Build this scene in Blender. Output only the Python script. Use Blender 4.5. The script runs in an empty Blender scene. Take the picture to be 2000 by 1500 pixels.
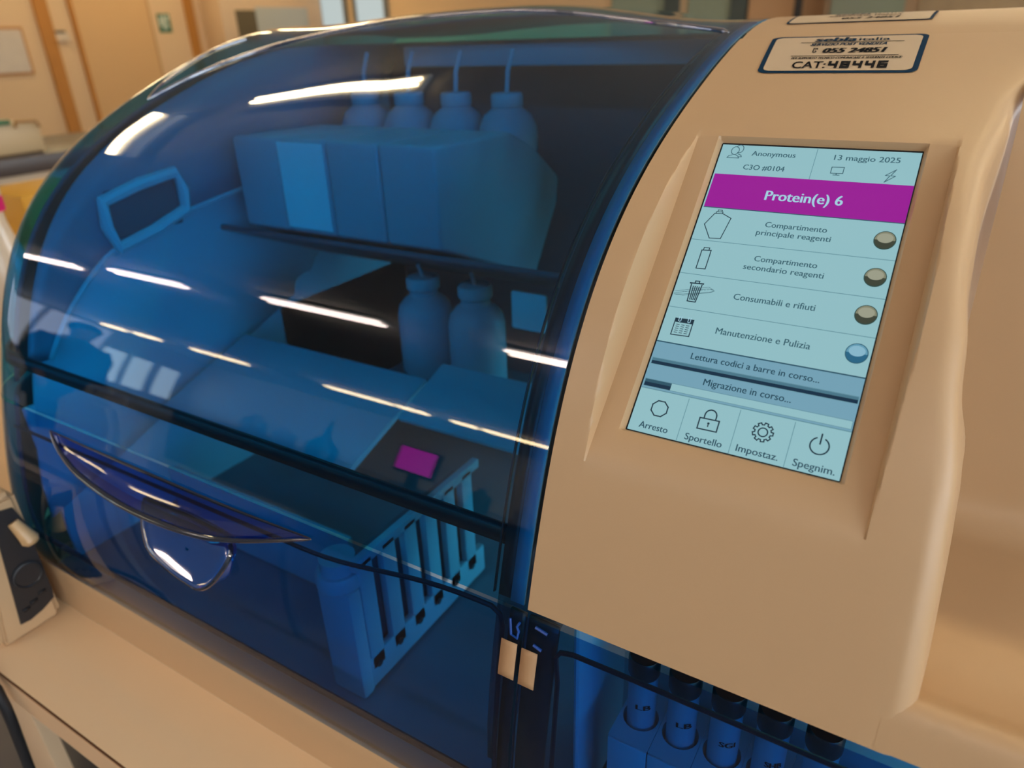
import bpy, bmesh, math, random
from mathutils import Vector, Matrix

random.seed(7)
scn = bpy.context.scene
COL = scn.collection
OZ = 1.34                      # camera height above the floor; everything below is laid out from the eye level

def lin(r, g, b):
    f = lambda c: c / 12.92 if c <= .04045 else ((c + .055) / 1.055) ** 2.4
    return (f(r / 255), f(g / 255), f(b / 255), 1)

# ------------------------------------------------------------------ camera
FPX, PITCH, ROLL, YAW = 1400., math.radians(26.0), math.radians(2.0), math.radians(31.95)
fw = Vector((-math.sin(YAW) * math.cos(PITCH), math.cos(YAW) * math.cos(PITCH), -math.sin(PITCH)))
r0 = Vector((math.cos(YAW), math.sin(YAW), 0))
u0 = r0.cross(fw)
RI = math.cos(ROLL) * r0 - math.sin(ROLL) * u0
UP = math.sin(ROLL) * r0 + math.cos(ROLL) * u0
cd = bpy.data.cameras.new('camera')
cam = bpy.data.objects.new('camera', cd)
COL.objects.link(cam)
M = Matrix.Identity(4)
for i in range(3):
    M[i][0], M[i][1], M[i][2] = RI[i], UP[i], -fw[i]
M[2][3] = OZ
cam.matrix_world = M
cd.sensor_width = 36
cd.lens = 36 * FPX / 2000
cd.clip_start = .02
cd.dof.use_dof = True
cd.dof.focus_distance = .345
cd.dof.aperture_fstop = 8.0
scn.camera = cam

# ------------------------------------------------------------------ world, exposure
w = bpy.data.worlds.new('world')
scn.world = w
w.use_nodes = True
w.node_tree.nodes['Background'].inputs[0].default_value = lin(190, 200, 215)
w.node_tree.nodes['Background'].inputs[1].default_value = .6
scn.view_settings.view_transform = 'Standard'
scn.view_settings.look = 'None'
scn.view_settings.gamma = 1
scn.view_settings.exposure = 0
scn.view_settings.use_curve_mapping = False
scn.cycles.use_denoising = True
scn.cycles.max_bounces = 10
scn.cycles.diffuse_bounces = 4
scn.cycles.glossy_bounces = 5
scn.cycles.transparent_max_bounces = 24
scn.cycles.caustics_reflective = False
scn.cycles.sample_clamp_indirect = 6

# ------------------------------------------------------------------ materials
def mat(name, col, rough=.5, metal=0, spec=.5, coat=0, bump=0, bscale=300, var=0, vscale=6):
    m = bpy.data.materials.new(name)
    m.use_nodes = True
    nt = m.node_tree
    b = nt.nodes['Principled BSDF']
    b.inputs['Base Color'].default_value = col
    b.inputs['Roughness'].default_value = rough
    b.inputs['Metallic'].default_value = metal
    b.inputs['Specular IOR Level'].default_value = spec
    b.inputs['Coat Weight'].default_value = coat
    tc = nt.nodes.new('ShaderNodeTexCoord')
    if bump:
        n = nt.nodes.new('ShaderNodeTexNoise')
        n.inputs['Scale'].default_value = bscale
        n.inputs['Detail'].default_value = 3
        k = nt.nodes.new('ShaderNodeBump')
        k.inputs['Strength'].default_value = bump
        k.inputs['Distance'].default_value = .0006
        nt.links.new(tc.outputs['Object'], n.inputs['Vector'])
        nt.links.new(n.outputs['Fac'], k.inputs['Height'])
        nt.links.new(k.outputs['Normal'], b.inputs['Normal'])
    if var:
        n = nt.nodes.new('ShaderNodeTexNoise')
        n.inputs['Scale'].default_value = vscale
        n.inputs['Detail'].default_value = 4
        r = nt.nodes.new('ShaderNodeMapRange')
        r.inputs['To Min'].default_value = 1 - var
        r.inputs['To Max'].default_value = 1 + var
        x = nt.nodes.new('ShaderNodeVectorMath')
        x.operation = 'SCALE'
        x.inputs[0].default_value = col[:3]
        nt.links.new(tc.outputs['Object'], n.inputs['Vector'])
        nt.links.new(n.outputs['Fac'], r.inputs['Value'])
        nt.links.new(r.outputs['Result'], x.inputs['Scale'])
        nt.links.new(x.outputs['Vector'], b.inputs['Base Color'])
    return m

def emis(name, col, s=1, rough=.4):
    m = bpy.data.materials.new(name)
    m.use_nodes = True
    b = m.node_tree.nodes['Principled BSDF']
    b.inputs['Base Color'].default_value = (.01, .01, .01, 1)
    b.inputs['Roughness'].default_value = rough
    b.inputs['Specular IOR Level'].default_value = .2
    b.inputs['Emission Color'].default_value = col
    b.inputs['Emission Strength'].default_value = s
    return m

def tinted(name, col, gloss=1.0, rough=.0, haze=0.0, hazecol=(.1, .25, .5, 1), dust=False):
    """clear tinted plastic: transparent with a Schlick-weighted mirror coat"""
    m = bpy.data.materials.new(name)
    m.use_nodes = True
    nt = m.node_tree
    nt.nodes.clear()
    N, L = nt.nodes.new, nt.links.new
    out = N('ShaderNodeOutputMaterial')
    tr = N('ShaderNodeBsdfTransparent')
    tr.inputs[0].default_value = col
    gl = N('ShaderNodeBsdfGlossy')
    gl.inputs['Color'].default_value = (1, 1, 1, 1)
    gl.inputs['Roughness'].default_value = rough
    lw = N('ShaderNodeLayerWeight')
    lw.inputs[0].default_value = .5
    pw = N('ShaderNodeMath'); pw.operation = 'POWER'; pw.inputs[1].default_value = 5
    L(lw.outputs['Facing'], pw.inputs[0])
    ma = N('ShaderNodeMath'); ma.operation = 'MULTIPLY_ADD'
    ma.inputs[1].default_value = .955 * gloss; ma.inputs[2].default_value = .045 * gloss
    L(pw.outputs[0], ma.inputs[0])
    mix = N('ShaderNodeMixShader')
    L(ma.outputs[0], mix.inputs[0])
    base = tr.outputs[0]
    if haze:
        df = N('ShaderNodeBsdfDiffuse')
        df.inputs[0].default_value = hazecol
        mh = N('ShaderNodeMixShader')
        mh.inputs[0].default_value = haze
        if dust:                       # fine dust specks and scratches lying on the plastic
            tc = N('ShaderNodeTexCoord')
            v = N('ShaderNodeTexVoronoi'); v.inputs['Scale'].default_value = 420
            L(tc.outputs['Object'], v.inputs['Vector'])
            lt = N('ShaderNodeMath'); lt.operation = 'LESS_THAN'; lt.inputs[1].default_value = .075
            L(v.outputs['Distance'], lt.inputs[0])
            no = N('ShaderNodeTexNoise'); no.inputs['Scale'].default_value = 9
            L(tc.outputs['Object'], no.inputs['Vector'])
            gt = N('ShaderNodeMath'); gt.operation = 'GREATER_THAN'; gt.inputs[1].default_value = .53
            L(no.outputs['Fac'], gt.inputs[0])
            mu = N('ShaderNodeMath'); mu.operation = 'MULTIPLY'
            L(lt.outputs[0], mu.inputs[0]); L(gt.outputs[0], mu.inputs[1])
            m2 = N('ShaderNodeMath'); m2.operation = 'MULTIPLY_ADD'; m2.inputs[1].default_value = .10
            m2.inputs[2].default_value = haze
            L(mu.outputs[0], m2.inputs[0])
            L(m2.outputs[0], mh.inputs[0])
        L(tr.outputs[0], mh.inputs[1]); L(df.outputs[0], mh.inputs[2])
        base = mh.outputs[0]
    L(base, mix.inputs[1]); L(gl.outputs[0], mix.inputs[2])
    L(mix.outputs[0], out.inputs[0])
    return m

M_WHITE = mat('cream_plastic', lin(190, 157, 119), .42, spec=.4, bump=.05, bscale=900, var=.02)
M_TABLE = mat('cream_laminate', lin(230, 194, 150), .45, spec=.35, bump=.04, bscale=500, var=.03)
M_HOOD = tinted('blue_clear_plastic', (.04, .51, .85, 1), 1.0, .0, .012, (.05, .2, .45, 1), True)
M_DOOR = tinted('blue_clear_plastic_door', (.03, .35, .72, 1), 1.0, .0, .010, (.05, .2, .45, 1), True)
M_BLACK = mat('black_rubber', (.004, .005, .008, 1), .35, spec=.4)
M_BLACKP = mat('black_plastic', (.012, .013, .016, 1), .4)
M_INNER = mat('inner_white_panel', (.60, .66, .70, 1), .5, var=.06)
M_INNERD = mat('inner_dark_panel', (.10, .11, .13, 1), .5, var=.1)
M_BOTTLE = mat('white_reagent_plastic', (.42, .47, .52, 1), .4)
M_RACK = mat('rack_plastic', (.46, .50, .54, 1), .45)
M_LABELW = mat('white_paper_label', (.97, .97, .97, 1), .6)
M_CAP = mat('cap_plastic', (.5, .52, .55, 1), .4)
M_TAN = mat('tan_sticker', lin(176, 138, 100), .6, var=.05, vscale=60)
M_STICK = mat('cream_sticker_film', lin(196, 174, 146), .45, spec=.15)
M_NAVY = mat('navy_ink', lin(4, 46, 74), .6, spec=.05)
M_INK = mat('dark_ink', lin(10, 14, 22), .6, spec=.05)
M_PINKDOT = mat('magenta_plastic', lin(205, 20, 110), .4)

# ------------------------------------------------------------------ object helpers
def link(name, me, m=None, parent=None):
    o = bpy.data.objects.new(name, me)
    COL.objects.link(o)
    if m is not None:
        for k in (m if isinstance(m, (list, tuple)) else [m]):
            me.materials.append(k)
    if parent is not None:
        o.parent = parent
        o.matrix_parent_inverse = parent.matrix_world.inverted()
    return o

def obj(name, bm, m, parent=None, smooth=True, angle=40):
    me = bpy.data.meshes.new(name)
    bmesh.ops.recalc_face_normals(bm, faces=bm.faces)
    bm.to_mesh(me)
    bm.free()
    if smooth:
        me.polygons.foreach_set('use_smooth', [True] * len(me.polygons))
        me.set_sharp_from_angle(angle=math.radians(angle))
    return link(name, me, m, parent)

def empty(name, loc, rz=0):
    o = bpy.data.objects.new(name, None)
    o.empty_display_size = .05
    COL.objects.link(o)
    o.location = loc
    o.rotation_euler = (0, 0, rz)
    bpy.context.view_layer.update()
    return o

def tag(o, label, cat, group=None, kind=None):
    o['label'] = label
    o['category'] = cat
    if group: o['group'] = group
    if kind: o['kind'] = kind
    return o

def struct(o):
    o['kind'] = 'structure'
    return o

def add_box(bm, c, s, bev=0, rot=None, seg=2):
    t = bmesh.new()
    bmesh.ops.create_cube(t, size=1)
    for v in t.verts:
        v.co = Vector((v.co.x * s[0], v.co.y * s[1], v.co.z * s[2]))
    if bev:
        bmesh.ops.bevel(t, geom=list(t.edges), offset=bev, segments=seg, affect='EDGES', profile=.5)
    if rot is not None:
        bmesh.ops.rotate(t, verts=t.verts, cent=(0, 0, 0), matrix=rot)
    for v in t.verts: v.co += Vector(c)
    merge(bm, t)

def merge(bm, t):
    me = bpy.data.meshes.new('tmp')
    t.to_mesh(me)
    t.free()
    bm.from_mesh(me)
    bpy.data.meshes.remove(me)

def add_tube(bm, pts, r, n=10, closed=False, cap=True):
    pts = [Vector(p) for p in pts]
    rr = r if isinstance(r, (list, tuple)) else [r] * len(pts)
    rings = []
    prev = None
    N = len(pts)
    for i, p in enumerate(pts):
        a = pts[(i - 1) % N] if (closed or i > 0) else p
        b = pts[(i + 1) % N] if (closed or i < N - 1) else p
        t = (b - a).normalized()
        if prev is None:
            prev = t.orthogonal().normalized()
        prev = (prev - t * prev.dot(t)).normalized()
        q = t.cross(prev)
        rings.append([bm.verts.new(p + rr[i] * (math.cos(2 * math.pi * k / n) * prev + math.sin(2 * math.pi * k / n) * q)) for k in range(n)])
    for i in range(N if closed else N - 1):
        A, B = rings[i], rings[(i + 1) % N]
        for k in range(n):
            bm.faces.new((A[k], A[(k + 1) % n], B[(k + 1) % n], B[k]))
    if cap and not closed:
        bm.faces.new(rings[0][::-1]); bm.faces.new(rings[-1])

def add_lathe(bm, c, prof, n=24, axis=(0, 0, 1)):
    ax = Vector(axis).normalized()
    q = ax.to_track_quat('Z', 'Y').to_matrix()
    rings = []
    for r, z in prof:
        rings.append([bm.verts.new(Vector(c) + q @ Vector((r * math.cos(2 * math.pi * k / n), r * math.sin(2 * math.pi * k / n), z))) for k in range(n)])
    for A, B in zip(rings, rings[1:]):
        for k in range(n):
            bm.faces.new((A[k], A[(k + 1) % n], B[(k + 1) % n], B[k]))
    bm.faces.new(rings[0][::-1]); bm.faces.new(rings[-1])

def add_prism(bm, poly, d):
    """poly: 3-D points of one planar outline, d: extrusion vector"""
    a = [bm.verts.new(Vector(p)) for p in poly]
    b = [bm.verts.new(Vector(p) + Vector(d)) for p in poly]
    bm.faces.new(a[::-1]); bm.faces.new(b)
    n = len(a)
    for i in range(n):
        bm.faces.new((a[i], a[(i + 1) % n], b[(i + 1) % n], b[i]))

def grid(bm, rows):
    vs = [[bm.verts.new(Vector(p)) for p in r] for r in rows]
    for A, B in zip(vs, vs[1:]):
        for i in range(len(A) - 1):
            bm.faces.new((A[i], A[i + 1], B[i + 1], B[i]))
    return vs

def solid(o, t, off=-1):
    m = o.modifiers.new('thickness', 'SOLIDIFY')
    m.thickness = t
    m.offset = off
    return m

def sm(x, a=0., b=1.):
    x = max(0., min(1., (x - a) / (b - a)))
    return x * x * x * (10 - 15 * x + 6 * x * x)

def E(x, y, z):                # eye-level coordinates -> world
    return Vector((x, y, z + OZ))

# ------------------------------------------------------------------ cross-section of the analyser
KN = [(.2120, -.4180), (.2045, -.3990), (.2010, -.3700), (.2040, -.3394), (.2095, -.3073), (.2160, -.2790), (.2240, -.2507), (.2320, -.2225),
      (.2442, -.1899), (.2598, -.1570), (.2780, -.1249), (.3045, -.0957), (.3390, -.0709), (.3780, -.0500), (.4090, -.0378), (.4580, -.0200),
      (.5037, -.0071), (.5400, .0005), (.5800, .0042), (.6300, .0050), (.6900, .0042), (.7500, .0030), (.8100, .0015)]
_d = [0.]
for a, b in zip(KN, KN[1:]): _d.append(_d[-1] + math.hypot(b[0] - a[0], b[1] - a[1]))

def _fit(vals, ts, n):
    """least-squares Chebyshev fit"""
    def T(x):
        r = [1., x]
        for _ in range(n - 1): r.append(2 * x * r[-1] - r[-2])
        return r
    A = [T(t) for t in ts]
    k = n + 1
    Mx = [[sum(A[i][a] * A[i][b] for i in range(len(ts))) + (1e-9 if a == b else 0) for b in range(k)] + [sum(A[i][a] * vals[i] for i in range(len(ts)))] for a in range(k)]
    for i in range(k):
        p = max(range(i, k), key=lambda r: abs(Mx[r][i])); Mx[i], Mx[p] = Mx[p], Mx[i]
        for r in range(k):
            if r != i:
                f = Mx[r][i] / Mx[i][i]
                for c in range(i, k + 1): Mx[r][c] -= f * Mx[i][c]
    co = [Mx[i][k] / Mx[i][i] for i in range(k)]
    return lambda x: sum(c * t for c, t in zip(co, T(x)))
_ts = [2 * d / _d[-1] - 1 for d in _d]
_fy, _fz = _fit([k[0] for k in KN], _ts, 11), _fit([k[1] for k in KN], _ts, 11)
def prof(v):
    return Vector((0, _fy(2 * v - 1), _fz(2 * v - 1)))
def pnorm(v):                  # outward normal in the y-z plane
    t = prof(min(1, v + .002)) - prof(max(0, v - .002))
    return Vector((0, -t.z, t.y)).normalized()
def find_v(fn, lo=0., hi=1.):
    for _ in range(50):
        m = (lo + hi) / 2
        if fn(prof(m)) < 0: lo = m
        else: hi = m
    return (lo + hi) / 2
V_SEAM = find_v(lambda p: p.z + .2507)
V_D0 = find_v(lambda p: p.z + .3935)
V_TOPS = find_v(lambda p: p.y - .5037)
CEN = Vector((0, .55, -.25))
XR, XL0, RC = -.1378, -.612, .058     # hood: right rim, start of the left corner, corner radius

def bulge(X, v):
    return (.0172 * sm(-X, .14, .36) - .008 * sm(-X, .36, .60)) * sm(v, .36, .74)

def S(X, v, off=0.):
    p = prof(v)
    return E(X, 0, 0) + p + pnorm(v) * (bulge(X, v) + off)

def endpath(k):
    """k 0..1 : corner arc, 1..2 : end face -> (X, inset)"""
    if k <= 1:
        a = k * math.radians(82)
        return XL0 - RC * math.sin(a), RC * (1 - math.cos(a))
    a = math.radians(82)
    x, d = XL0 - RC * math.sin(a), RC * (1 - math.cos(a))
    s = (k - 1) * .19
    return x - s * math.cos(a) * .6, d + s * math.sin(a)

def SE(k, v, off=0.):
    X, d = endpath(k)
    p = prof(v) + pnorm(v) * (bulge(X, v) + off)
    lean = .004 * sm(v, .35, .8)                       # the end face leans in towards the top
    q = p + (CEN - p) * (d / .30)
    return E(X + lean * sm(k, 0, 1.2) - .006, 0, 0) + q + Vector((.006, 0, 0)) * (1 - min(1, k))

def shell_rows(v0, v1, nv, xr=XR, nx=48):
    rows = []
    for j in range(nv + 1):
        v = v0 + (v1 - v0) * j / nv
        r = [S(xr + (XL0 - xr) * i / nx, v) for i in range(nx + 1)]
        r += [SE((i + 1) / 14, v) for i in range(14)]
        r += [SE(1 + (i + 1) / 8, v) for i in range(8)]
        rows.append(r)
    return rows

# ------------------------------------------------------------------ the analyser: one thing, many parts
AN = empty('laboratory_analyzer', E(-.2, .5, -.44))
tag(AN, 'cream benchtop laboratory analyzer with a blue clear hood and a tilted touchscreen', 'analyzer')

PA = Vector((-.1062, .3809, -.0532))
HD = Vector((0, -.7221, -.6917)).normalized()
NN = Vector((0, -.6917, .7221)).normalized()
SW, SH = .0900, .1577
XC0, XC1 = -.1355, .006
BZ = PA + NN * .003

def col_pt(X, v):
    p = Vector((X, 0, 0)) + prof(v)
    d = (p - BZ).dot(NN)
    if d > 0:
        lim = max(0, -.1187 - X, X + .0032) * 7
        nd = min(d, lim)
        p -= NN * (d - nd)
    t = (p - PA).dot(HD)
    e = .0022                                         # the display sits in a shallow rounded pocket
    ix = min(X - (PA.x - e), PA.x + SW + e - X)
    it = min(t + e, SH + e - t)
    k = min(ix, it)
    if k > 0:
        p -= NN * .0042 * sm(k, 0, e)
    return p

def sil_x(v):                                         # right-hand outline of the column: waisted beside the screen
    L = [(.19, .0272), (.22, .0267), (.2665, .0250), (.311, .0228), (.3725, .0155), (.4225, .0110), (.48, .0102), (.543, .0163), (.60, .032), (.66, .060)]
    for (a, x), (b, y) in zip(L, L[1:]):
        if v <= b: return x + (y - x) * sm(v, a, b) * .5 + (y - x) * max(0, (v - a) / (b - a)) * .5
    return L[-1][1]

def t_of(v):
    return (prof(v) - PA).dot(HD)
vs = []
n = 60
va, vb = V_SEAM + .0022, V_TOPS - .0006
vs = [va + (vb - va) * i / n for i in range(n + 1)]
for tt in (-.0022, -.0011, 0, SH, SH + .0011, SH + .0022):
    lo, hi = va, vb
    for _ in range(50):
        m = (lo + hi) / 2
        if t_of(m) > tt: lo = m
        else: hi = m
    vs.append(lo)
vs = sorted(vs)
xs = [XC0 + (XC1 - XC0) * i / 40 for i in range(41)]
for a in (PA.x, PA.x + SW): xs += [a - .0022, a - .0011, a, a + .0011, a + .0022]
xs += [-.1187, -.1195, -.1203, -.1211, -.1219, -.0032, -.0024, -.0016, -.0008, 0., .0004]
xs = sorted(set(round(x, 5) for x in xs))
bm = bmesh.new()
rows = []
for v in vs:
    xe = sil_x(v) - .009
    r = [E(0, 0, 0) + col_pt(x if x <= .0004 else .0004 + (x - .0004) / (XC1 - .0004) * (xe - .0004), v) for x in xs]
    # rounded right edge, then the side wall running back
    p0 = Vector((xe, 0, 0)) + prof(v); nn = pnorm(v)
    R = .009
    for k in range(1, 9):
        a = math.pi / 2 * k / 8
        r.append(E(xe + R * math.sin(a), 0, 0) + prof(v) - nn * R * (1 - math.cos(a)))
    for s in (.03, .06, .1, .14, .18):
        q = p0 + (CEN - p0) * (s / .3); q.x = xe + R + .006 * s / .1
        r.append(E(0, 0, 0) + q)
    # left return wall behind the hood rim
    l = []
    for s in (.06, .03, .006):
        q = Vector((XC0, 0, 0)) + prof(v); q = q + (CEN - q) * (s / .3); q.x = XC0 + .0012
        l.append(E(0, 0, 0) + q)
    r = l + [E(.0003, 0, 0) + Vector((XC0, 0, 0)) + prof(v) - nn * .0008] + r
    rows.append(r)
g = grid(bm, rows)
column = obj('column_housing', bm, M_WHITE, AN, angle=50)

# top cover behind the thin seam, running on to the right
bm = bmesh.new()
rows = []
XT1 = .50
for i in range(25):
    v = V_TOPS + .0006 + (1 - V_TOPS - .0006) * i / 24
    drop = .0009 if i == 0 else 0
    r = [E(XC0, 0, 0) + prof(v) - pnorm(v) * .03, E(XC0 + .0004, 0, 0) + prof(v) - pnorm(v) * .002]
    r += [E(XC0 + .0004 + (XT1 - XC0) * k / 20, 0, 0) + prof(v) - pnorm(v) * drop for k in range(21)]
    rows.append(r)
grid(bm, rows)
obj('top_cover', bm, M_WHITE, AN)

# open bay to the right of the column: front rim, sunken floor, leaning back wall
def bay_line():
    L = []
    for k in range(7):
        z_ = -.2482 + .0122 * k / 6
        q = prof(find_v(lambda p: p.z - z_))
        L.append((q.y - .0001, z_))
    L += [(.2300, -.2320), (.2325, -.2297), (.2360, -.2288), (.2400, -.2296), (.2440, -.2312), (.2480, -.2325)]
    L += [(.25 + .098 * i / 6, -.2325 + .004 * i / 6) for i in range(1, 7)]
    for k in range(1, 8):
        a = math.pi / 2 * k / 7
        L.append((.348 + .022 * math.sin(a), -.2285 + .022 * (1 - math.cos(a))))
    L += [(.3705 + .036 * i / 8, -.2065 + .150 * i / 8) for i in range(1, 9)]
    vq = find_v(lambda p: p.y - .432)
    a = Vector((0, .4065, -.0565)); b = prof(vq)
    c = Vector((0, .4115, -.0365))
    for k in range(1, 9):
        t = k / 8
        q = a * (1 - t) ** 2 + c * 2 * t * (1 - t) + b * t * t
        L.append((q.y, q.z))
    for k in range(1, 8):
        q = prof(vq + (V_TOPS - .0006 - vq) * k / 7)
        L.append((q.y, q.z))
    return L
bm = bmesh.new()
BL = bay_line()
rows = []
for y, z in BL:
    r = []
    for i in range(25):
        xa = .0160 + .002 * sm(y, .236, .262)
        x = xa + (XT1 - xa) * (i / 24) ** 1.5
        if y < .25 and i < 4 and z > -.26:            # the rim swells into the column foot
            pass
        r.append(E(x, y, z))
    rows.append(r)
grid(bm, rows)
obj('loading_bay', bm, M_WHITE, AN, angle=60)

# upper hood
bm = bmesh.new()
grid(bm, shell_rows(V_SEAM + .0012, 1, 130, nx=90))
hood = obj('hood', bm, M_HOOD, AN, angle=80)
hood['label'] = 'blue clear upper hood'

# lower doors
bm = bmesh.new()
grid(bm, shell_rows(V_D0, V_SEAM - .0010, 44, nx=80))
door = obj('lower_door', bm, M_DOOR, AN, angle=80)
door['label'] = 'blue clear lower door under the hood'
bm = bmesh.new()
rows = []
for j in range(31):
    v = V_D0 + (V_SEAM - .0022 - V_D0) * j / 30
    rows.append([E(-.1366 + (XT1 + .1366) * i / 12, 0, 0) + prof(v) for i in range(13)])
grid(bm, rows)
door2 = obj('lower_door', bm, M_DOOR, AN, angle=80)
door2['label'] = 'blue clear lower door under the screen column'

# white base under the doors
bm = bmesh.new()
rows = []
for z0, ins in ((.0012, .0005), (-.001, -.0006), (-.012, -.0004), (-.030, .0002)):
    r = []
    p0 = prof(V_D0)
    base = [S(XT1 + (XL0 - XT1) * i / 40, V_D0) for i in range(41)] + [SE((i + 1) / 14, V_D0) for i in range(14)] + [SE(1 + (i + 1) / 6, V_D0) for i in range(6)]
    for q in base:
        d = Vector((CEN.x - .1 - q.x, CEN.y - q.y, 0)).normalized()
        if q.x > -.55: d = Vector((0, 1, 0))
        r.append(Vector((q.x, q.y, OZ + p0.z + z0 + .0005)) + d * (ins + .001))
    rows.append(r)
# carry the bottom edge down on to the bench
r = [Vector((q.x, q.y, OZ - .4398)) for q in rows[-1]]
rows.append(r)
grid(bm, rows)
obj('base', bm, M_WHITE, AN, angle=60)

def ribbon(bm, v0, v1, X0, X1, off, nv=40, nx=1):
    grid(bm, [[S(X0 + (X1 - X0) * i / nx, v0 + (v1 - v0) * j / nv, off) for i in range(nx + 1)] for j in range(nv + 1)])

def hood_ring(bm, v0, v1, off, nv=2):
    """strip that follows the hood from its right rim round the left corner"""
    rows = []
    for j in range(nv + 1):
        v = v0 + (v1 - v0) * j / nv
        rows.append([S(-.146 + (XL0 + .146) * i / 40, v, off) for i in range(41)] + [SE((i + 1) / 14, v, off) for i in range(14)] + [SE(1 + (i + 1) / 6, v, off) for i in range(3)])
    grid(bm, rows)

# black seals seen through the hood: a long one above its lower edge and one along its right rim
bm = bmesh.new()
hood_ring(bm, .2285, .2395, -.004)
o = obj('hood_seal', bm, M_BLACK, AN); solid(o, .003)
bm = bmesh.new()
ribbon(bm, V_SEAM + .004, .93, -.1462, -.1530, -.0012, 60)
o = obj('rim_seal', bm, M_BLACK, AN); solid(o, .003)
bm = bmesh.new()
ribbon(bm, V_SEAM + .004, .93, -.1556, -.1562, -.0012, 60)
o = obj('rim_seal', bm, M_BLACK, AN); solid(o, .002)
# blue clear return flange at the right rim of the hood
bm = bmesh.new()
ribbon(bm, V_SEAM + .003, .95, -.1384, -.1460, -.0010, 60)
o = obj('rim_flange', bm, mat('rim_blue', lin(84, 120, 146), .4), AN); solid(o, .002)

def lerp_list(L, t):
    f = t * (len(L) - 1)
    i = min(int(f), len(L) - 2)
    f -= i
    # Catmull-Rom between neighbours
    P = [L[max(0, i - 1)], L[i], L[i + 1], L[min(len(L) - 1, i + 2)]]
    return tuple(.5 * (2 * b + (c - a) * f + (2 * a - 5 * b + 4 * c - d) * f * f + (3 * b - a - 3 * c + d) * f ** 3) for a, b, c, d in zip(*P))
# moulded crease line that separates the hood's front from its top
CR = [(-.1480, .6680), (-.164, .6800), (-.200, .6960), (-.255, .6990), (-.323, .6900), (-.395, .6800), (-.464, .6667), (-.531, .6330), (-.575, .5750), (-.596, .5180)]
cr = [lerp_list(CR, i / 60) for i in range(61)]
bm = bmesh.new()
add_tube(bm, [S(x, v, .0002) for x, v in cr], [.0002, .0007, .0012] + [.0017] * 55 + [.0014, .0009, .0004], 10)
M_CREASE = tinted('blue_clear_crease', (.10, .30, .55, 1), 7)
obj('crease_line', bm, M_CREASE, hood)
bm = bmesh.new()
b2 = [(-.596, .5180), (-.606, .548), (-.612, .585), (-.612, .625), (-.60, .66)]
add_tube(bm, [S(*lerp_list(b2, i / 30), .0002) if lerp_list(b2, i / 30)[0] > XL0 else SE(min(1, (XL0 - lerp_list(b2, i / 30)[0]) / RC * .7), lerp_list(b2, i / 30)[1], .0002) for i in range(31)], [.0005 + .0008 * min(1, i / 4) for i in range(31)], 10)
obj('crease_line', bm, M_CREASE, hood)

# crescent finger lip at the lower edge of the hood
GU = [(-.5525, .1855), (-.505, .1845), (-.4553, .1842), (-.415, .1840), (-.3733, .1840), (-.3254, .1850), (-.278, .1872)]
GL = [(-.5525, .1845, 0), (-.5323, .1725, .004), (-.4997, .1610, .007), (-.4444, .1545, .009), (-.3835, .1560, .008), (-.3400, .1640, .005), (-.278, .1862, 0)]
M_LIP = tinted('blue_clear_thick', (.03, .28, .66, 1), 1.0)
bm = bmesh.new()
up, lo = [], []
rows = []
for i in range(49):
    t = i / 48
    a = lerp_list(GU, t); b = lerp_list(GL, t)
    A = S(a[0], a[1], .0012); B = S(b[0], b[1], b[2] + .0008)
    up.append(A); lo.append(B)
    out = pnorm(b[1]) * .0006
    k = math.sin(math.pi * t)
    rows.append([A + (B - A) * j / 6 + out * math.sin(math.pi * j / 6) * k for j in range(7)] + [B - pnorm(b[1]) * (b[2] + .001) + Vector((0, 0, .003)) * k])
grid(bm, rows)
lip = obj('finger_lip', bm, M_LIP, AN, angle=60)
M_GLOSSB = mat('glossy_dark_blue_edge', (.004, .012, .03, 1), .06, spec=.9, coat=1)
bm = bmesh.new()
add_tube(bm, lo, [.0004 + .0020 * math.sin(math.pi * i / 48) ** .6 for i in range(49)], 10)
obj('lip_edge', bm, M_GLOSSB, lip)
bm = bmesh.new()
add_tube(bm, up, [.0003 + .0010 * math.sin(math.pi * i / 48) ** .6 for i in range(49)], 8)
obj('lip_edge', bm, M_GLOSSB, lip)

# scooped finger pad below the lip, on the lower door
HP = [(-.4445, .1560), (-.4420, .1430), (-.4360, .1320), (-.4270, .1240), (-.4041, .1180), (-.3800, .1155), (-.3720, .1163), (-.3640, .1215), (-.3565, .1320), (-.3515, .1440), (-.3530, .1510), (-.3600, .1560), (-.4000, .1580)]
def pad_off(v): return -.004 + (.158 - v) / .042 * .020
bm = bmesh.new()
N = len(HP) * 6
loop = [lerp_list(HP + [HP[0]], i / N) for i in range(N)]
loop = [(x + .010 * max(0, (.158 - v) / .042), v + .004 * max(0, (.158 - v) / .042)) for x, v in loop]
cx = sum(p[0] for p in loop) / N; cv = sum(p[1] for p in loop) / N
rows = []
for f, h in ((1.05, None), (1.0, 'w'), (.975, 0), (.93, .0006), (.8, .0), (.6, -.0008), (.4, -.0013), (.2, -.0015), (.04, -.0016)):
    r = []
    for X, v in loop + [loop[0]]:
        xx, vv = cx + (X - cx) * f, cv + (v - cv) * f
        o_ = min(-.0008, pad_off(vv) - .004) if h is None else (pad_off(vv) - .0025 if h == 'w' else pad_off(vv) + h)
        r.append(S(xx, vv, o_))
    rows.append(r)
grid(bm, rows)
pad = obj('finger_pad', bm, mat('pad_blue', lin(8, 62, 128), .06, spec=.8, coat=1), AN, angle=70)
bm = bmesh.new()
add_tube(bm, [S(cx + (X - cx) * 1.0, cv + (v - cv) * 1.0, pad_off(v) - .0015) for X, v in loop], .0016, 8, closed=True)
obj('pad_edge', bm, M_GLOSSB, pad)

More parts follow.
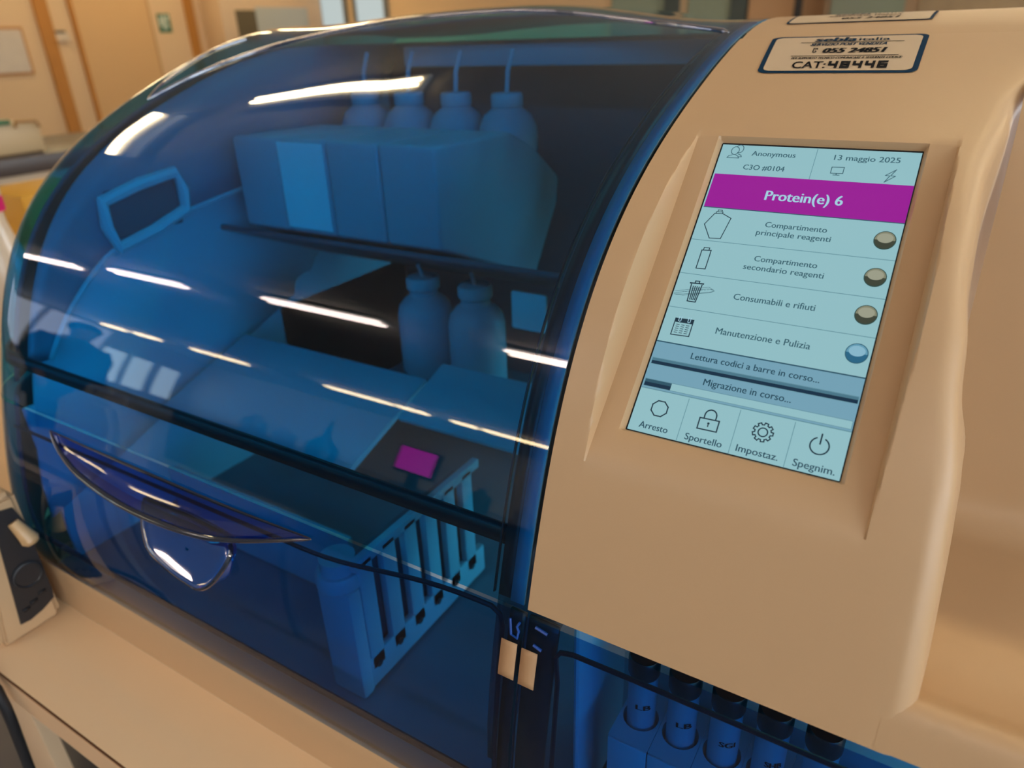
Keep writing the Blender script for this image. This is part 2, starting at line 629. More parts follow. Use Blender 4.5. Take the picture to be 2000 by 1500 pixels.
# moulded frame lines of the two lower doors
M_LINE = mat('door_seal', (.002, .006, .016, 1), .3)
bm = bmesh.new()
pts = [S(-.1476, V_D0 + .003, -.003), S(-.1478, .06, -.003), S(-.1482, .10, -.003), S(-.1490, .15, -.003), S(-.1496, .180, -.003), S(-.1515, .1865, -.003), S(-.157, .1895, -.003)]
pts += [S(-.157 + (-.30 + .157) * i / 14, .1895 - .0155 * sm(i / 14), -.003) for i in range(1, 15)]
pts += [S(-.30 + (XL0 + .30) * i / 14, .174 - .002 * i / 14, -.003) for i in range(1, 15)]
add_tube(bm, pts, .0014, 8)
obj('door_seal', bm, M_LINE, door)
bm = bmesh.new()
pts = [S(XL0, V_D0 + .034, -.004)] + [S(XL0 + (-.152 - XL0) * i / 20, V_D0 + .034, -.004) for i in range(1, 21)]
add_tube(bm, pts, .0022, 8)
obj('door_seal', bm, M_LINE, door)
bm = bmesh.new()
def S0(X, v, off=0.): return E(X, 0, 0) + prof(v) + pnorm(v) * off
pts = [S0(-.1130, V_D0 + .003, -.003), S0(-.1145, .09, -.003), S0(-.1165, .16, -.003), S0(-.1185, .1755, -.002), S0(-.1165, .1795, -.002), S0(-.110, .1812, -.002)]
pts += [S0(-.110 + (XT1 + .10) * i / 20, .1815, -.002) for i in range(1, 21)]
add_tube(bm, pts, .0013, 8)
obj('door_seal', bm, M_LINE, door2)

# dark hinge posts behind the two doors on both sides of the gap, with small latch shapes
for x0, x1, d in ((-.1470, -.1382, door), (-.1362, -.1200, door2)):
    bm = bmesh.new()
    grid(bm, [[S0(x0 + (x1 - x0) * i / 2, V_D0 + .002 + (V_SEAM - .006 - V_D0) * j / 30, -.0045) for i in range(3)] for j in range(31)])
    o = obj('hinge_post', bm, M_BLACKP, d); solid(o, .002)
M_LATCH = mat('latch_blue', lin(20, 70, 150), .3)
bm = bmesh.new()
add_tube(bm, [S0(-.1440, .1895, .0006), S0(-.1432, .1845, .0006), S0(-.1425, .1800, .0006), S0(-.1390, .1790, .0006), S0(-.1386, .1835, .0006), S0(-.1398, .1860, .0006), S0(-.1385, .1890, .0006)], .0007, 6)
obj('latch', bm, M_LATCH, door)
for a, b in (((-.1300, .1900), (-.1235, .1885)), ((-.1300, .1790), (-.1255, .1775))):
    bm = bmesh.new()
    add_tube(bm, [S0(a[0], a[1], .0004), S0(b[0], b[1], .0004)], .0008, 6)
    obj('latch', bm, M_LATCH, door2)

# two square tan stickers
for x0, x1, v0, v1, d in ((-.1476, -.1386, .1520, .1752, door), (-.1360, -.1272, .1515, .1745, door2)):
    bm = bmesh.new()
    grid(bm, [[S0(x0 + (x1 - x0) * i / 2, v0 + (v1 - v0) * j / 6, .0006) for i in range(3)] for j in range(7)])
    o = obj('square_sticker', bm, M_TAN, d); solid(o, .0004)
    o['label'] = 'plain tan square sticker'

# ------------------------------------------------------------------ inside the analyser
def part_box(name, c, s, m, parent=AN, bev=.002, rot=None):
    bm = bmesh.new()
    add_box(bm, E(*c), s, bev, rot)
    return obj(name, bm, m, parent)
part_box('back_panel', (-.385, .735, -.2175), (.47, .01, .425), M_INNERD)
part_box('inner_floor', (-.37, .47, -.421), (.52, .50, .008), mat('inner_floor_grey', (.20, .22, .25, 1), .5, var=.2, vscale=14))
part_box('bay_floor', (.17, .40, -.421), (.60, .30, .008), M_INNERD)
part_box('bay_wall', (.17, .31, -.335), (.60, .006, .16), M_INNER)
part_box('bay_wall', (-.118, .275, -.335), (.004, .066, .16), M_INNER)
bm = bmesh.new()
grid(bm, [[E(-.1600, 0, 0) + (CEN + (prof(.06 + .9 * j / 30) - CEN) * f).to_3d() for j in range(31)] for f in (.955, .7, .4, .05)])
for v in bm.verts: v.co.x = -.1600
o = obj('inner_side_wall', bm, M_INNERD, AN); solid(o, .004)
part_box('reagent_shelf', (-.42, .533, -.1955), (.40, .17, .005), M_INNERD, rot=Matrix.Rotation(-.4, 4, 'X'))
part_box('jug_shelf', (-.375, .505, -.2965), (.14, .07, .005), M_INNERD)
part_box('drip_panel', (-.49, .392, -.296), (.24, .125, .006), M_INNER, rot=Matrix.Rotation(.32, 4, 'X'))
part_box('inner_side_wall', (-.622, .62, -.22), (.006, .225, .40), M_INNER)
part_box('inner_side_wall', (-.622, .484, -.342), (.006, .50, .155), M_INNER)
part_box('drip_panel', (-.27, .435, -.278), (.19, .072, .006), M_INNER, rot=Matrix.Rotation(.32, 4, 'X'))
part_box('inner_front_panel', (-.463, .315, -.383), (.225, .006, .066), M_INNER)
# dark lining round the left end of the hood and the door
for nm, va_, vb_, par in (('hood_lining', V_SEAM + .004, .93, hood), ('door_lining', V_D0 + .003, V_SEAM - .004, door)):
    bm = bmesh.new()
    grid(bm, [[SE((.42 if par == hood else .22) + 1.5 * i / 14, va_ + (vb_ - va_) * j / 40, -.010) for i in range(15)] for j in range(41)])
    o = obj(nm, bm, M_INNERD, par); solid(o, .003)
part_box('tube_rail', (-.36, .665, -.018), (.34, .02, .02), M_CAP)
# left liner with its light frame round a dark plate
bm = bmesh.new()
rows = []
for k in range(4):
    f = k / 3
    rows.append([E(-.630, 0, 0) + CEN + (prof(.05 + .9 * j / 24) - CEN) * (.93 * (1 - f) + .05 * f) for j in range(25)])
grid(bm, rows)
for v in bm.verts: v.co.x = -.622
o = obj('inner_side_wall', bm, M_INNER, AN); solid(o, .004)
# arched flange of the end wall, with its paler rim
AR_ = [(0.2596, -0.2261), (0.2841, -0.1943), (0.3254, -0.1598), (0.3624, -0.1465), (0.3948, -0.1399), (0.4657, -0.13), (0.5403, -0.1224), (0.66, -0.112)]
arc = [Vector((0,) + tuple(lerp_list(AR_, i / 24))) for i in range(25)]
bm = bmesh.new()
rows = []
for a in arc:
    d = (a - CEN).normalized()
    best = max((j / 400 for j in range(40, 400)), key=lambda v: (prof(v) - CEN).normalized().dot(d))
    o2 = CEN + (prof(best) - CEN) * .965
    rows.append([E(-.607, 0, 0) + a + (o2 - a) * k / 4 for k in range(5)])
grid(bm, rows)
o = obj('end_flange', bm, mat('flange_dark', (.22, .27, .33, 1), .4), AN); solid(o, .003)
bm = bmesh.new()
add_tube(bm, [E(-.604, 0, 0) + a for a in arc], .0022, 8)
obj('flange_rim', bm, M_INNER, AN)
FR = [(.330, -.112), (.408, -.098), (.412, -.135), (.334, -.156)]
bm = bmesh.new()
q = [E(-.599, y, z) for y, z in FR]
c = sum(q, Vector()) / 4
add_tube(bm, [q[0] + (c - q[0]) * .1, (q[0] + q[1]) / 2, q[1] + (c - q[1]) * .1, (q[1] + q[2]) / 2, q[2] + (c - q[2]) * .1, (q[2] + q[3]) / 2, q[3] + (c - q[3]) * .1, (q[3] + q[0]) / 2], .0055, 8, closed=True)
obj('side_frame', bm, M_INNER, AN)

part_box('side_dark_plate', (-.603, .372, -.126), (.003, .066, .040), M_INNERD)  # dark plate filling the frame; no hole is cut
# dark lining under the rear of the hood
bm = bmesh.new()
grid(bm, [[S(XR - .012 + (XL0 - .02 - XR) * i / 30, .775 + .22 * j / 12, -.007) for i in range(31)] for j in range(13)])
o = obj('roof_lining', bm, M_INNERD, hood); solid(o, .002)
# reagent containers on the shelf: angular bodies, round shoulder, cap and draw tube
CP = [(.455, -.075), (.568, -.077), (.613, -.097), (.660, -.130), (.655, -.158), (.609, -.221), (.526, -.186), (.455, -.156)]
def container(x0, x1, label, white):
    t = empty('reagent_container', E((x0 + x1) / 2, .56, -.2))
    tag(t, label, 'container', 'angular reagent containers on the upper shelf')
    bm = bmesh.new()
    add_prism(bm, [E(x0 + .0006, y, z) for y, z in CP], (x1 - x0 - .0012, 0, 0))
    bmesh.ops.recalc_face_normals(bm, faces=bm.faces)
    bmesh.ops.bevel(bm, geom=list(bm.edges), offset=.004, segments=3, affect='EDGES', profile=.5)
    obj('body', bm, M_BOTTLE, t)
    xc = (x0 + x1) / 2
    bm = bmesh.new()
    add_lathe(bm, E(xc, .610, -.100), [(.0275, 0), (.0282, .012), (.0272, .022), (.0225, .032), (.0145, .038), (.012, .041), (.004, .042)], 24)
    sh = obj('shoulder', bm, M_BOTTLE, t)
    bm = bmesh.new()
    add_lathe(bm, E(xc, .610, -.0605), [(.0145, 0), (.015, .001), (.015, .010), (.0135, .012), (.003, .0122)], 20)
    obj('cap', bm, M_CAP, t)
    bm = bmesh.new()
    add_tube(bm, [E(xc, .610, -.049), E(xc + .001, .611, -.030), E(xc + .004, .616, -.012)], .0022, 8)
    obj('draw_tube', bm, M_CAP, t)
    if white:
        bm = bmesh.new()
        add_box(bm, E(xc, .4546, -.115), (x1 - x0 - .004, .0006, .074), 0)
        add_box(bm, E(xc, .4542, -.136), (x1 - x0 - .004, .0006, .032), 0)
        obj('paper_label', bm, M_LABELW, t)
X0 = -.346
cl = ['rightmost white angular reagent container behind the blue hood', 'white reagent container next left of the rightmost one', 'brightest reagent container, with a white paper label on its front', 'reagent container directly left of the bright white labelled one', 'leftmost reagent container in the row behind the blue hood']
for i in range(4):
    container(X0 - .058 * (i + 1), X0 - .058 * i, cl[i], i == 2)

# two smaller jugs below
def jug(x, y, z, label):
    t = empty('reagent_jug', E(x, y, z - .07))
    tag(t, label, 'jug', 'small capped jugs below the containers')
    bm = bmesh.new()
    add_lathe(bm, E(x, y, z), [(.024, -.070), (.026, -.066), (.026, -.012), (.024, -.003), (.018, .004), (.0135, .007), (.0130, .012), (.003, .0125)], 28)
    obj('body', bm, M_BOTTLE, t)
    bm = bmesh.new()
    add_lathe(bm, E(x, y, z + .0135), [(.0150, 0), (.0155, .001), (.0155, .009), (.0140, .011), (.003, .0113)], 22)
    obj('cap', bm, M_CAP, t)
    bm = bmesh.new()
    add_tube(bm, [E(x, y, z + .024), E(x + .001, y - .003, z + .030), E(x + .004, y - .010, z + .038)], .0018, 8)
    obj('draw_tube', bm, M_CAP, t)
jug(-.405, .500, -.222, 'small capped jug below the containers, the left one')
jug(-.347, .500, -.222, 'small capped jug below the containers, the right one')
part_box('bright_label_plate', (-.292, .50, -.214), (.034, .002, .034), M_LABELW)

# slotted sample rack standing in the lower compartment
RK = empty('sample_rack', E(-.30, .30, -.417))
tag(RK, 'white slotted sample rack standing behind the lower blue door', 'rack')
bm = bmesh.new()
add_box(bm, E(-.296, .249, -.3692), (.030, .012, .094), .003)
obj('front_post', bm, M_RACK, RK)
bm = bmesh.new()
for k in range(6):
    y = .262 + .0235 * k
    add_box(bm, E(-.2845, y, -.352), (.006, .0135, .094), .001)
add_box(bm, E(-.2845, .325, -.400), (.006, .145, .026), .001)
add_box(bm, E(-.2845, .325, -.306), (.006, .145, .008), .001)
obj('slotted_side', bm, M_RACK, RK)
bm = bmesh.new()
for k in range(6):
    add_lathe(bm, E(-.2815, .262 + .0235 * k, -.397), [(.0028, -.0004), (.0028, .0004)], 12, axis=(1, 0, 0))
obj('rivet', bm, M_BLACKP, RK)
bm = bmesh.new()
add_box(bm, E(-.300, .325, -.365), (.018, .145, .09), .002)
obj('rack_core', bm, M_INNERD, RK)
bm = bmesh.new()
add_lathe(bm, E(-.298, .254, -.323), [(.0145, 0), (.016, .001), (.016, .009), (.0145, .011), (.012, .0112), (.012, .021), (.003, .0212)], 24)
kn = obj('knob', bm, M_CAP, RK)

# tube rack with four reagent tubes behind the right-hand door
TR = empty('tube_holder', E(-.02, .27, -.417))
tag(TR, 'pale tube holder block with round wells behind the right lower door', 'tube rack')
TX = [-.0885, -.0665, -.0445, -.0225, -.0005, .0215, .0435]
TY, TZ = .262, -.334
bm = bmesh.new()
for i, x in enumerate(TX):
    n = 24
    # top plate cell with a round well
    ring = [(x + .0096 * math.cos(2 * math.pi * k / n), TY + .0096 * math.sin(2 * math.pi * k / n)) for k in range(n)]
    sq = []
    for k in range(n):
        a = 2 * math.pi * k / n
        c_, s_ = math.cos(a), math.sin(a)
        m_ = max(abs(c_) / .0109, abs(s_) / .019)
        sq.append((x + c_ / m_, TY + s_ / m_))
    grid(bm, [[E(a, b, TZ) for a, b in sq + sq[:1]], [E(a, b, TZ) for a, b in ring + ring[:1]], [E(a, b, TZ - .03) for a, b in ring + ring[:1]]])
    add_box(bm, E(x, TY - .0190, TZ - .042), (.0214, .002, .083), .0006)
obj('well_block', bm, M_INNER, TR)
names = ['LB', 'LB', 'SGI', 'SHB']
def text_mesh(body, font_scale=1):
    c = bpy.data.curves.new('txt', 'FONT')
    c.body = body
    c.size = 1
    c.resolution_u = 3
    o = bpy.data.objects.new('txt', c)
    COL.objects.link(o)
    dg = bpy.context.evaluated_depsgraph_get()
    dg.update()
    me = bpy.data.meshes.new_from_object(o.evaluated_get(dg))
    bpy.data.objects.remove(o)
    bpy.data.curves.remove(c)
    return me
def add_text(bm, body, fn, a0, a1, b, cap, shear=0, bold=0, sub=0):
    """text laid on a surface fn(a, b): from a0 to a1, baseline b, cap height cap (b grows downwards)"""
    me = text_mesh(body)
    t = bmesh.new()
    t.from_mesh(me)
    bpy.data.meshes.remove(me)
    if sub:
        for _ in range(sub):
            ed = [e for e in t.edges if e.calc_length() > .35]
            if ed: bmesh.ops.subdivide_edges(t, edges=ed, cuts=1)
        bmesh.ops.triangulate(t, faces=t.faces)
    xs_ = [v.co.x for v in t.verts]
    x0_, x1_ = min(xs_), max(xs_)
    H_ = .7
    copies = [0] if not bold else [-bold, 0, bold]
    allv = []
    for dx in copies:
        m_ = {}
        for v in t.verts:
            a = a0 + (v.co.x - x0_) / (x1_ - x0_) * (a1 - a0) + dx + shear * (v.co.y / H_) * cap
            m_[v] = bm.verts.new(fn(a, b - v.co.y / H_ * cap, dx))
        for f in t.faces:
            try: bm.faces.new([m_[v] for v in f.verts])
            except ValueError: pass
    t.free()
tl = ['leftmost of the labelled reagent tubes behind the right lower door', 'second labelled reagent tube from the left behind the right lower door', 'third labelled reagent tube, its label reading SGI', 'fourth labelled reagent tube, partly below the picture edge', 'fifth reagent tube from the left behind the right lower door', 'sixth reagent tube from the left behind the right lower door', 'seventh reagent tube from the left behind the right lower door']
for i, x in enumerate(TX[:5]):
    t = empty('reagent_tube', E(x, TY, -.415))
    tag(t, tl[i], 'tube', 'labelled reagent tubes in the holder')
    bm = bmesh.new()
    add_lathe(bm, E(x, TY, -.412), [(.004, 0), (.0072, .004), (.0076, .010), (.0076, .112), (.003, .1122)], 24)
    obj('tube_body', bm, M_BOTTLE, t)
    bm = bmesh.new()
    add_lathe(bm, E(x, TY, -.3002), [(.0080, 0), (.0083, .001), (.0083, .010), (.0075, .0115), (.003, .0116)], 24)
    obj('cap', bm, M_BLACKP, t)
    if i < 4:
        bm = bmesh.new()
        def cyl(a, b, d, x=x):
            an = math.radians(-90) + a / .0079
            return E(x + .0079 * math.cos(an), TY + .0079 * math.sin(an), b)
        add_text(bm, names[i], lambda a, b, d: cyl(a, -b, d), -.0005, .0075, .3205, .0034, bold=.0002)
        obj('printed_code', bm, M_INK, t, smooth=False)

# ------------------------------------------------------------------ touchscreen
def D(a, b, k=0):
    return E(0, 0, 0) + PA + Vector((a * SW, 0, 0)) + HD * (b * SH) + NN * (.00009 * k)
AR = SW / SH                                   # keeps shapes round on the panel
M_SCR = emis('screen_pale_cyan', lin(142, 187, 194), 1)
M_SCR2 = emis('screen_blue_band', lin(112, 158, 178), 1)
M_SCRD = emis('screen_dark', lin(22, 48, 62), 1)
M_SCRT = emis('screen_text', lin(54, 92, 104), 1)
M_SCRL = emis('screen_line', lin(92, 138, 150), 1)
M_SCRW = emis('screen_white', lin(160, 204, 222), 1)
M_MAG = emis('screen_magenta', lin(150, 16, 146), 1)
M_MAG2 = emis('screen_magenta_left', lin(168, 22, 132), 1)
M_BAR1 = emis('bar_top', lin(40, 82, 100), 1)
M_BAR2 = emis('bar_low', lin(2, 42, 66), 1)
M_PANELB = mat('screen_edge', (.006, .008, .012, 1), .25)

def poly(bm, pts, k):
    f = bm.faces.new([bm.verts.new(D(a, b, k)) for a, b in pts])
    return f
def rect(bm, a0, b0, a1, b1, k): return poly(bm, [(a0, b0), (a1, b0), (a1, b1), (a0, b1)], k)
def stroke(bm, pts, wd, k, closed=False):
    """polyline of constant width on the panel; wd in panel widths"""
    P = [Vector((a, b / AR)) for a, b in pts]
    n = len(P)
    for i in range(n if closed else n - 1):
        p, q = P[i], P[(i + 1) % n]
        d = (q - p)
        if d.length < 1e-6: continue
        d.normalize()
        o = Vector((-d.y, d.x)) * wd / 2
        p2, q2 = p - d * wd / 2, q + d * wd / 2
        poly(bm, [(v.x, v.y * AR) for v in (p2 + o, q2 + o, q2 - o, p2 - o)], k)
def ell(a, b, ra, rb, n=28, t0=0., t1=360.):
    return [(a + ra * math.cos(math.radians(t0 + (t1 - t0) * i / n)), b + rb * AR * math.sin(math.radians(t0 + (t1 - t0) * i / n))) for i in range(n + (0 if t1 - t0 >= 360 else 1))]

bm = bmesh.new()
add_prism(bm, [D(-.012, -.008, -4), D(1.006, -.008, -4), D(1.006, 1.004, -4), D(-.012, 1.004, -4)], -NN * .001)
scr = obj('touchscreen', bm, M_PANELB, AN, smooth=False)
scr['label'] = 'lit portrait touchscreen with a magenta banner'
bm = bmesh.new()
rect(bm, .004, .004, 1.0, 1.0, 0)
disp = obj('display', bm, M_SCR, scr, smooth=False)
bm = bmesh.new()
rect(bm, .012, .1165, 1.0, .2415, 1)
hdr = obj('header_banner', bm, M_MAG, scr, smooth=False)
bm = bmesh.new()
add_text(bm, 'Protein(e) 6', lambda a, b, d: D(a, b, 2), .318, .700, .200, .034, bold=.0022)
obj('banner_text', bm, M_SCRW, scr, smooth=False)
bm = bmesh.new()
rect(bm, .004, .7165, 1.0, .868, 1)
obj('progress_panel', bm, M_SCR2, scr, smooth=False)
# thin rules
bm = bmesh.new()
lw_ = .0045
for b in (.361, .481, .598): rect(bm, .006, b - .0010, 1.0, b + .0010, 2)
rect(bm, .508, .004, .511, .1165, 2)
for a in (.258, .511, .762): rect(bm, a, .872, a + .003, 1.0, 2)
rect(bm, .006, .866, 1.0, .8685, 3)
obj('divider_line', bm, M_SCRL, scr, smooth=False)
bm = bmesh.new()
rect(bm, .004, .7135, 1.0, .7175, 3)
obj('divider_line', bm, M_BAR1, scr, smooth=False)
bm = bmesh.new()
rect(bm, .012, .2405, 1.0, .2435, 3)
obj('divider_line', bm, M_BAR1, scr, smooth=False)
# writing
TXT = [('Anonymous', .178, .408, .043, .0185), ('C3O #0104', .155, .372, .0955, .0185), ('13 maggio 2025', .602, .912, .0435, .0185),
       ('Compartimento', .363, .666, .2945, .0185), ('principale reagenti', .330, .694, .3235, .0185),
       ('Compartimento', .361, .667, .4125, .0185), ('secondario reagenti', .319, .709, .4425, .0185),
       ('Consumabili e rifiuti', .318, .711, .5455, .0200), ('Manutenzione e Pulizia', .284, .737, .6620, .0205)]
for s_, a0, a1, b, c_ in TXT:
    bm = bmesh.new()
    add_text(bm, s_, lambda a, b, d: D(a, b, 3), a0, a1, b, c_, bold=.0006)
    obj('menu_text', bm, M_SCRT, scr, smooth=False)
M_SCRTD = emis('screen_text_dark', lin(34, 70, 86), 1)
for s_, a0, a1, b, c_ in [('Lettura codici a barre in corso...', .203, .816, .7530, .0195), ('Migrazione in corso...', .303, .719, .8240, .0205),
                          ('Arresto', .058, .205, .9870, .0195), ('Sportello', .295, .474, .9900, .0195), ('Impostaz.', .541, .731, .9880, .0195), ('Spegnim.', .797, .975, .9900, .0200)]:
    bm = bmesh.new()
    add_text(bm, s_, lambda a, b, d: D(a, b, 4), a0, a1, b, c_, bold=.0006)
    obj('menu_text', bm, M_SCRTD, scr, smooth=False)
# progress bars
for b0, b1, full in ((.7690, .7905, 1.), (.8375, .8615, .1415)):
    bm = bmesh.new()
    e0, e1 = .012, 1.0 - .004
    for a0, a1, c0, c1 in ((e0, e1, b0, b0 + .0012), (e0, e1, b1 - .0012, b1), (e0, e0 + .002, b0, b1), (e1 - .002, e1, b0, b1)):
        rect(bm, a0, c0, a1, c1, 5)
    pb = obj('progress_bar', bm, M_SCRL, scr, smooth=False)
    bm = bmesh.new(); rect(bm, e0 + .002, b0 + .0012, e1 - .002, b1 - .0012, 2)
    obj('bar_trough', bm, M_SCR, pb, smooth=False)
    fe = e0 + .002 + (e1 - e0 - .004) * full
    bm = bmesh.new(); rect(bm, e0 + .002, b0 + .0012, fe, b0 + (b1 - b0) * .45, 3)
    obj('bar_fill', bm, emis('bar_hi', lin(70, 116, 134), 1) if full == 1 else M_BAR1, pb, smooth=False)
    bm = bmesh.new(); rect(bm, e0 + .002, b0 + (b1 - b0) * .45, fe, b1 - .0012, 3)
    obj('bar_fill', bm, M_BAR2, pb, smooth=False)
# status lamps: dark rim, shaded oval, pale reflection
for i, (a, b) in enumerate(((.934, .3005), (.934, .4185), (.936, .5345), (.939, .6500))):
    blue = i == 3
    bm = bmesh.new(); poly(bm, ell(a, b, .0500, .0520), 2)
    st = obj('status_light', bm, emis('lamp_rim', lin(40, 92, 112) if blue else lin(40, 70, 66), 1), scr, smooth=False)
    if blue: st['label'] = 'blue status light'
    bm = bmesh.new(); poly(bm, ell(a, b, .0455, .0470), 3)
    obj('lamp_face', bm, emis('lamp_low', lin(34, 98, 130) if blue else lin(58, 64, 52), 1), st, smooth=False)
    bm = bmesh.new(); poly(bm, ell(a, b, .0455, .0470, 28, 180, 360), 4)
    obj('lamp_face', bm, emis('lamp_mid', lin(96, 152, 176) if blue else lin(128, 130, 108), 1), st, smooth=False)
    bm = bmesh.new(); poly(bm, ell(a, b - .0060, .036, .0270), 5)
    obj('lamp_glint', bm, emis('lamp_hi', lin(132, 180, 200) if blue else lin(152, 154, 134), 1), st, smooth=False)
# pictograms
def icon(name, fn, m=None):
    bm = bmesh.new(); fn(bm)
    return obj(name, bm, m or M_SCRD, scr, smooth=False)
T = .0058
def ic_user(bm):
    for dx, dy, s in ((.0, .0, 1), (.026, -.004, .92)):
        c = (.083 + dx * .6, .030 + dy)
        if dx: pts = ell(c[0] + .006, c[1] - .006, .021, .026, 20, -150, 110)
        else: pts = ell(c[0], c[1] - .003, .021, .026, 24)
        stroke(bm, pts, T * .7, 3, not dx)
    stroke(bm, [(.049, .0545), (.056, .0475), (.073, .0435)], T * .7, 3)
    stroke(bm, [(.093, .0435), (.106, .0475), (.113, .0545), (.049, .0545)], T * .7, 3)
    stroke(bm, [(.105, .0395), (.121, .0435), (.126, .0495), (.113, .0495)], T * .7, 3)
icon('user_icon', ic_user, M_SCRT)
def ic_mon(bm):
    stroke(bm, [(.604, .0695), (.663, .0685), (.663, .0900), (.604, .0910)], T * .7, 3, True)
    stroke(bm, [(.633, .0905), (.633, .0965)], T * .7, 3); stroke(bm, [(.619, .0970), (.648, .0965)], T * .7, 3)
icon('monitor_icon', ic_mon, M_SCRT)
icon('bolt_icon', lambda bm: stroke(bm, [(.905, .0670), (.862, .0880), (.882, .0890), (.864, .1110), (.907, .0890), (.886, .0880)], T * .7, 3, True), M_SCRT)
def ic_cont(bm):
    stroke(bm, [(.085, .263), (.128, .262), (.178, .276), (.157, .350), (.098, .352), (.048, .3045)], T * .8, 3, True)
    stroke(bm, [(.091, .262), (.091, .257), (.126, .256), (.126, .262)], T * .7, 3); stroke(bm, [(.098, .256), (.098, .250), (.120, .250), (.120, .256)], T * .7, 3)
icon('container_icon', ic_cont)
def ic_bot(bm):
    stroke(bm, [(.081, .396), (.130, .394), (.130, .459), (.081, .460)], T * .9, 3, True)
    stroke(bm, [(.089, .395), (.089, .3865), (.118, .386), (.118, .394)], T * .8, 3)
icon('bottle_icon', ic_bot)
def ic_bin(bm):
    stroke(bm, [(.079, .512), (.147, .510)], T * 1.3, 4); stroke(bm, [(.103, .510), (.103, .5035), (.124, .503), (.124, .5095)], T, 4)
    stroke(bm, [(.086, .516), (.092, .573), (.135, .573), (.142, .515)], T, 4)
    for k in range(4): stroke(bm, [(.099 + .0105 * k, .522), (.102 + .0085 * k, .566)], T * .9, 4)
icon('bin_icon', ic_bin)
def ic_wire(bm):
    for s in (0, 1):
        stroke(bm, [(.010, .5520 - .006 * s), (.050, .5455 - .006 * s), (.180, .5235 - .006 * s), (.212, .5265)], T * .35, 3)
        stroke(bm, [(.012, .5560), (.060, .5520 + .004 * s), (.190, .5340 + .002 * s), (.213, .5290)], T * .35, 3)
    for k in range(12): stroke(bm, [(.020 + .0155 * k, .5500 - .0023 * k), (.028 + .0155 * k, .5490 - .0023 * k)], T * .3, 3)
icon('tray_icon', ic_wire, M_SCRT)
def ic_cal(bm):
    stroke(bm, [(.064, .634), (.159, .632), (.159, .686), (.064, .688)], T * .9, 4, True)
    rect(bm, .064, .6325, .159, .6460, 4)
    for r in range(5):
        for c in range(3): stroke(bm, [(.078 + .026 * c, .653 + .0065 * r), (.092 + .026 * c, .6528 + .0065 * r)], T * .6, 4)
icon('calendar_icon', ic_cal)
icon('calendar_ring', lambda bm: [stroke(bm, [(a - .005, .627), (a - .005, .641), (a + .002, .643), (a + .007, .641), (a + .007, .627)], T * .6, 5) for a in (.087, .136)], M_SCRW)
def ic_oct(bm): stroke(bm, [(.132 + .043 * math.cos(math.radians(22.5 + 45 * k)), .9205 + .043 * AR * math.sin(math.radians(22.5 + 45 * k))) for k in range(8)], T * 1.1, 3, True)
icon('stop_icon', ic_oct)
def ic_lock(bm):
    stroke(bm, [(.338, .919), (.432, .918), (.432, .950), (.338, .951)], T * 1.1, 3, True)
    stroke(bm, [(.357, .918), (.357, .908)] + ell(.385, .908, .028, .030, 12, 180, 360) + [(.413, .917)], T * 1.1, 3)
    stroke(bm, [(.385, .931), (.385, .940)], T * .9, 3); poly(bm, ell(.385, .931, .006, .006, 10), 4)
icon('lock_icon', ic_lock)
def ic_gear(bm):
    n = 9; pts = []
    for k in range(n):
        for da, r in ((-13, .037), (-9, .047), (9, .047), (13, .037)):
            an = math.radians(360 / n * k + da)
            pts.append((.637 + r * math.cos(an), .9205 + r * AR * math.sin(an)))
    stroke(bm, pts, T, 3, True); stroke(bm, ell(.637, .9205, .021, .021, 20), T, 3, True)
icon('gear_icon', ic_gear)
def ic_pow(bm):
    stroke(bm, ell(.887, .9225, .040, .040, 30, -62, 242), T * 1.1, 3); stroke(bm, [(.887, .890), (.887, .9165)], T * 1.2, 3)
icon('power_icon', ic_pow)

# ------------------------------------------------------------------ service stickers on the column
def sticker_fn(l0, l1, r0_, r1_, v0, v1, lift):
    """a: 0..1 left to right, b: 0..1 top to bottom"""
    def f(a, b, d=0):
        v = v1 + (v0 - v1) * b
        xl, xr = l1 + (l0 - l1) * b, r1_ + (r0_ - r1_) * b
        X = xl + (xr - xl) * a
        return E(0, 0, 0) + col_pt(X, v) + pnorm(v) * lift if v < V_TOPS else S0(X, v, lift)
    return f
def rrect(n, r, asp):
    pts = []
    for cx_, cy_, t0 in ((1 - r, r * asp, -90), (1 - r, 1 - r * asp, 0), (r, 1 - r * asp, 90), (r, r * asp, 180)):
        for i in range(n + 1):
            t = math.radians(t0 + 90 * i / n)
            pts.append((cx_ + r * math.cos(t), cy_ + r * asp * math.sin(t)))
    return pts
def frame_grid(bm, fn, r, asp, inset):
    o_ = rrect(6, r, asp)
    # subdivide the straight sides so the film follows the curve
    o2 = []
    for i, p in enumerate(o_):
        q = o_[(i + 1) % len(o_)]
        k = 12 if math.hypot(p[0] - q[0], p[1] - q[1]) > .2 else 1
        o2 += [(p[0] + (q[0] - p[0]) * j / k, p[1] + (q[1] - p[1]) * j / k) for j in range(k)]
    i2 = [(.5 + (a - .5) * (1 - 2 * inset), .5 + (b - .5) * (1 - 2 * inset * asp)) for a, b in o2]
    return o2, i2
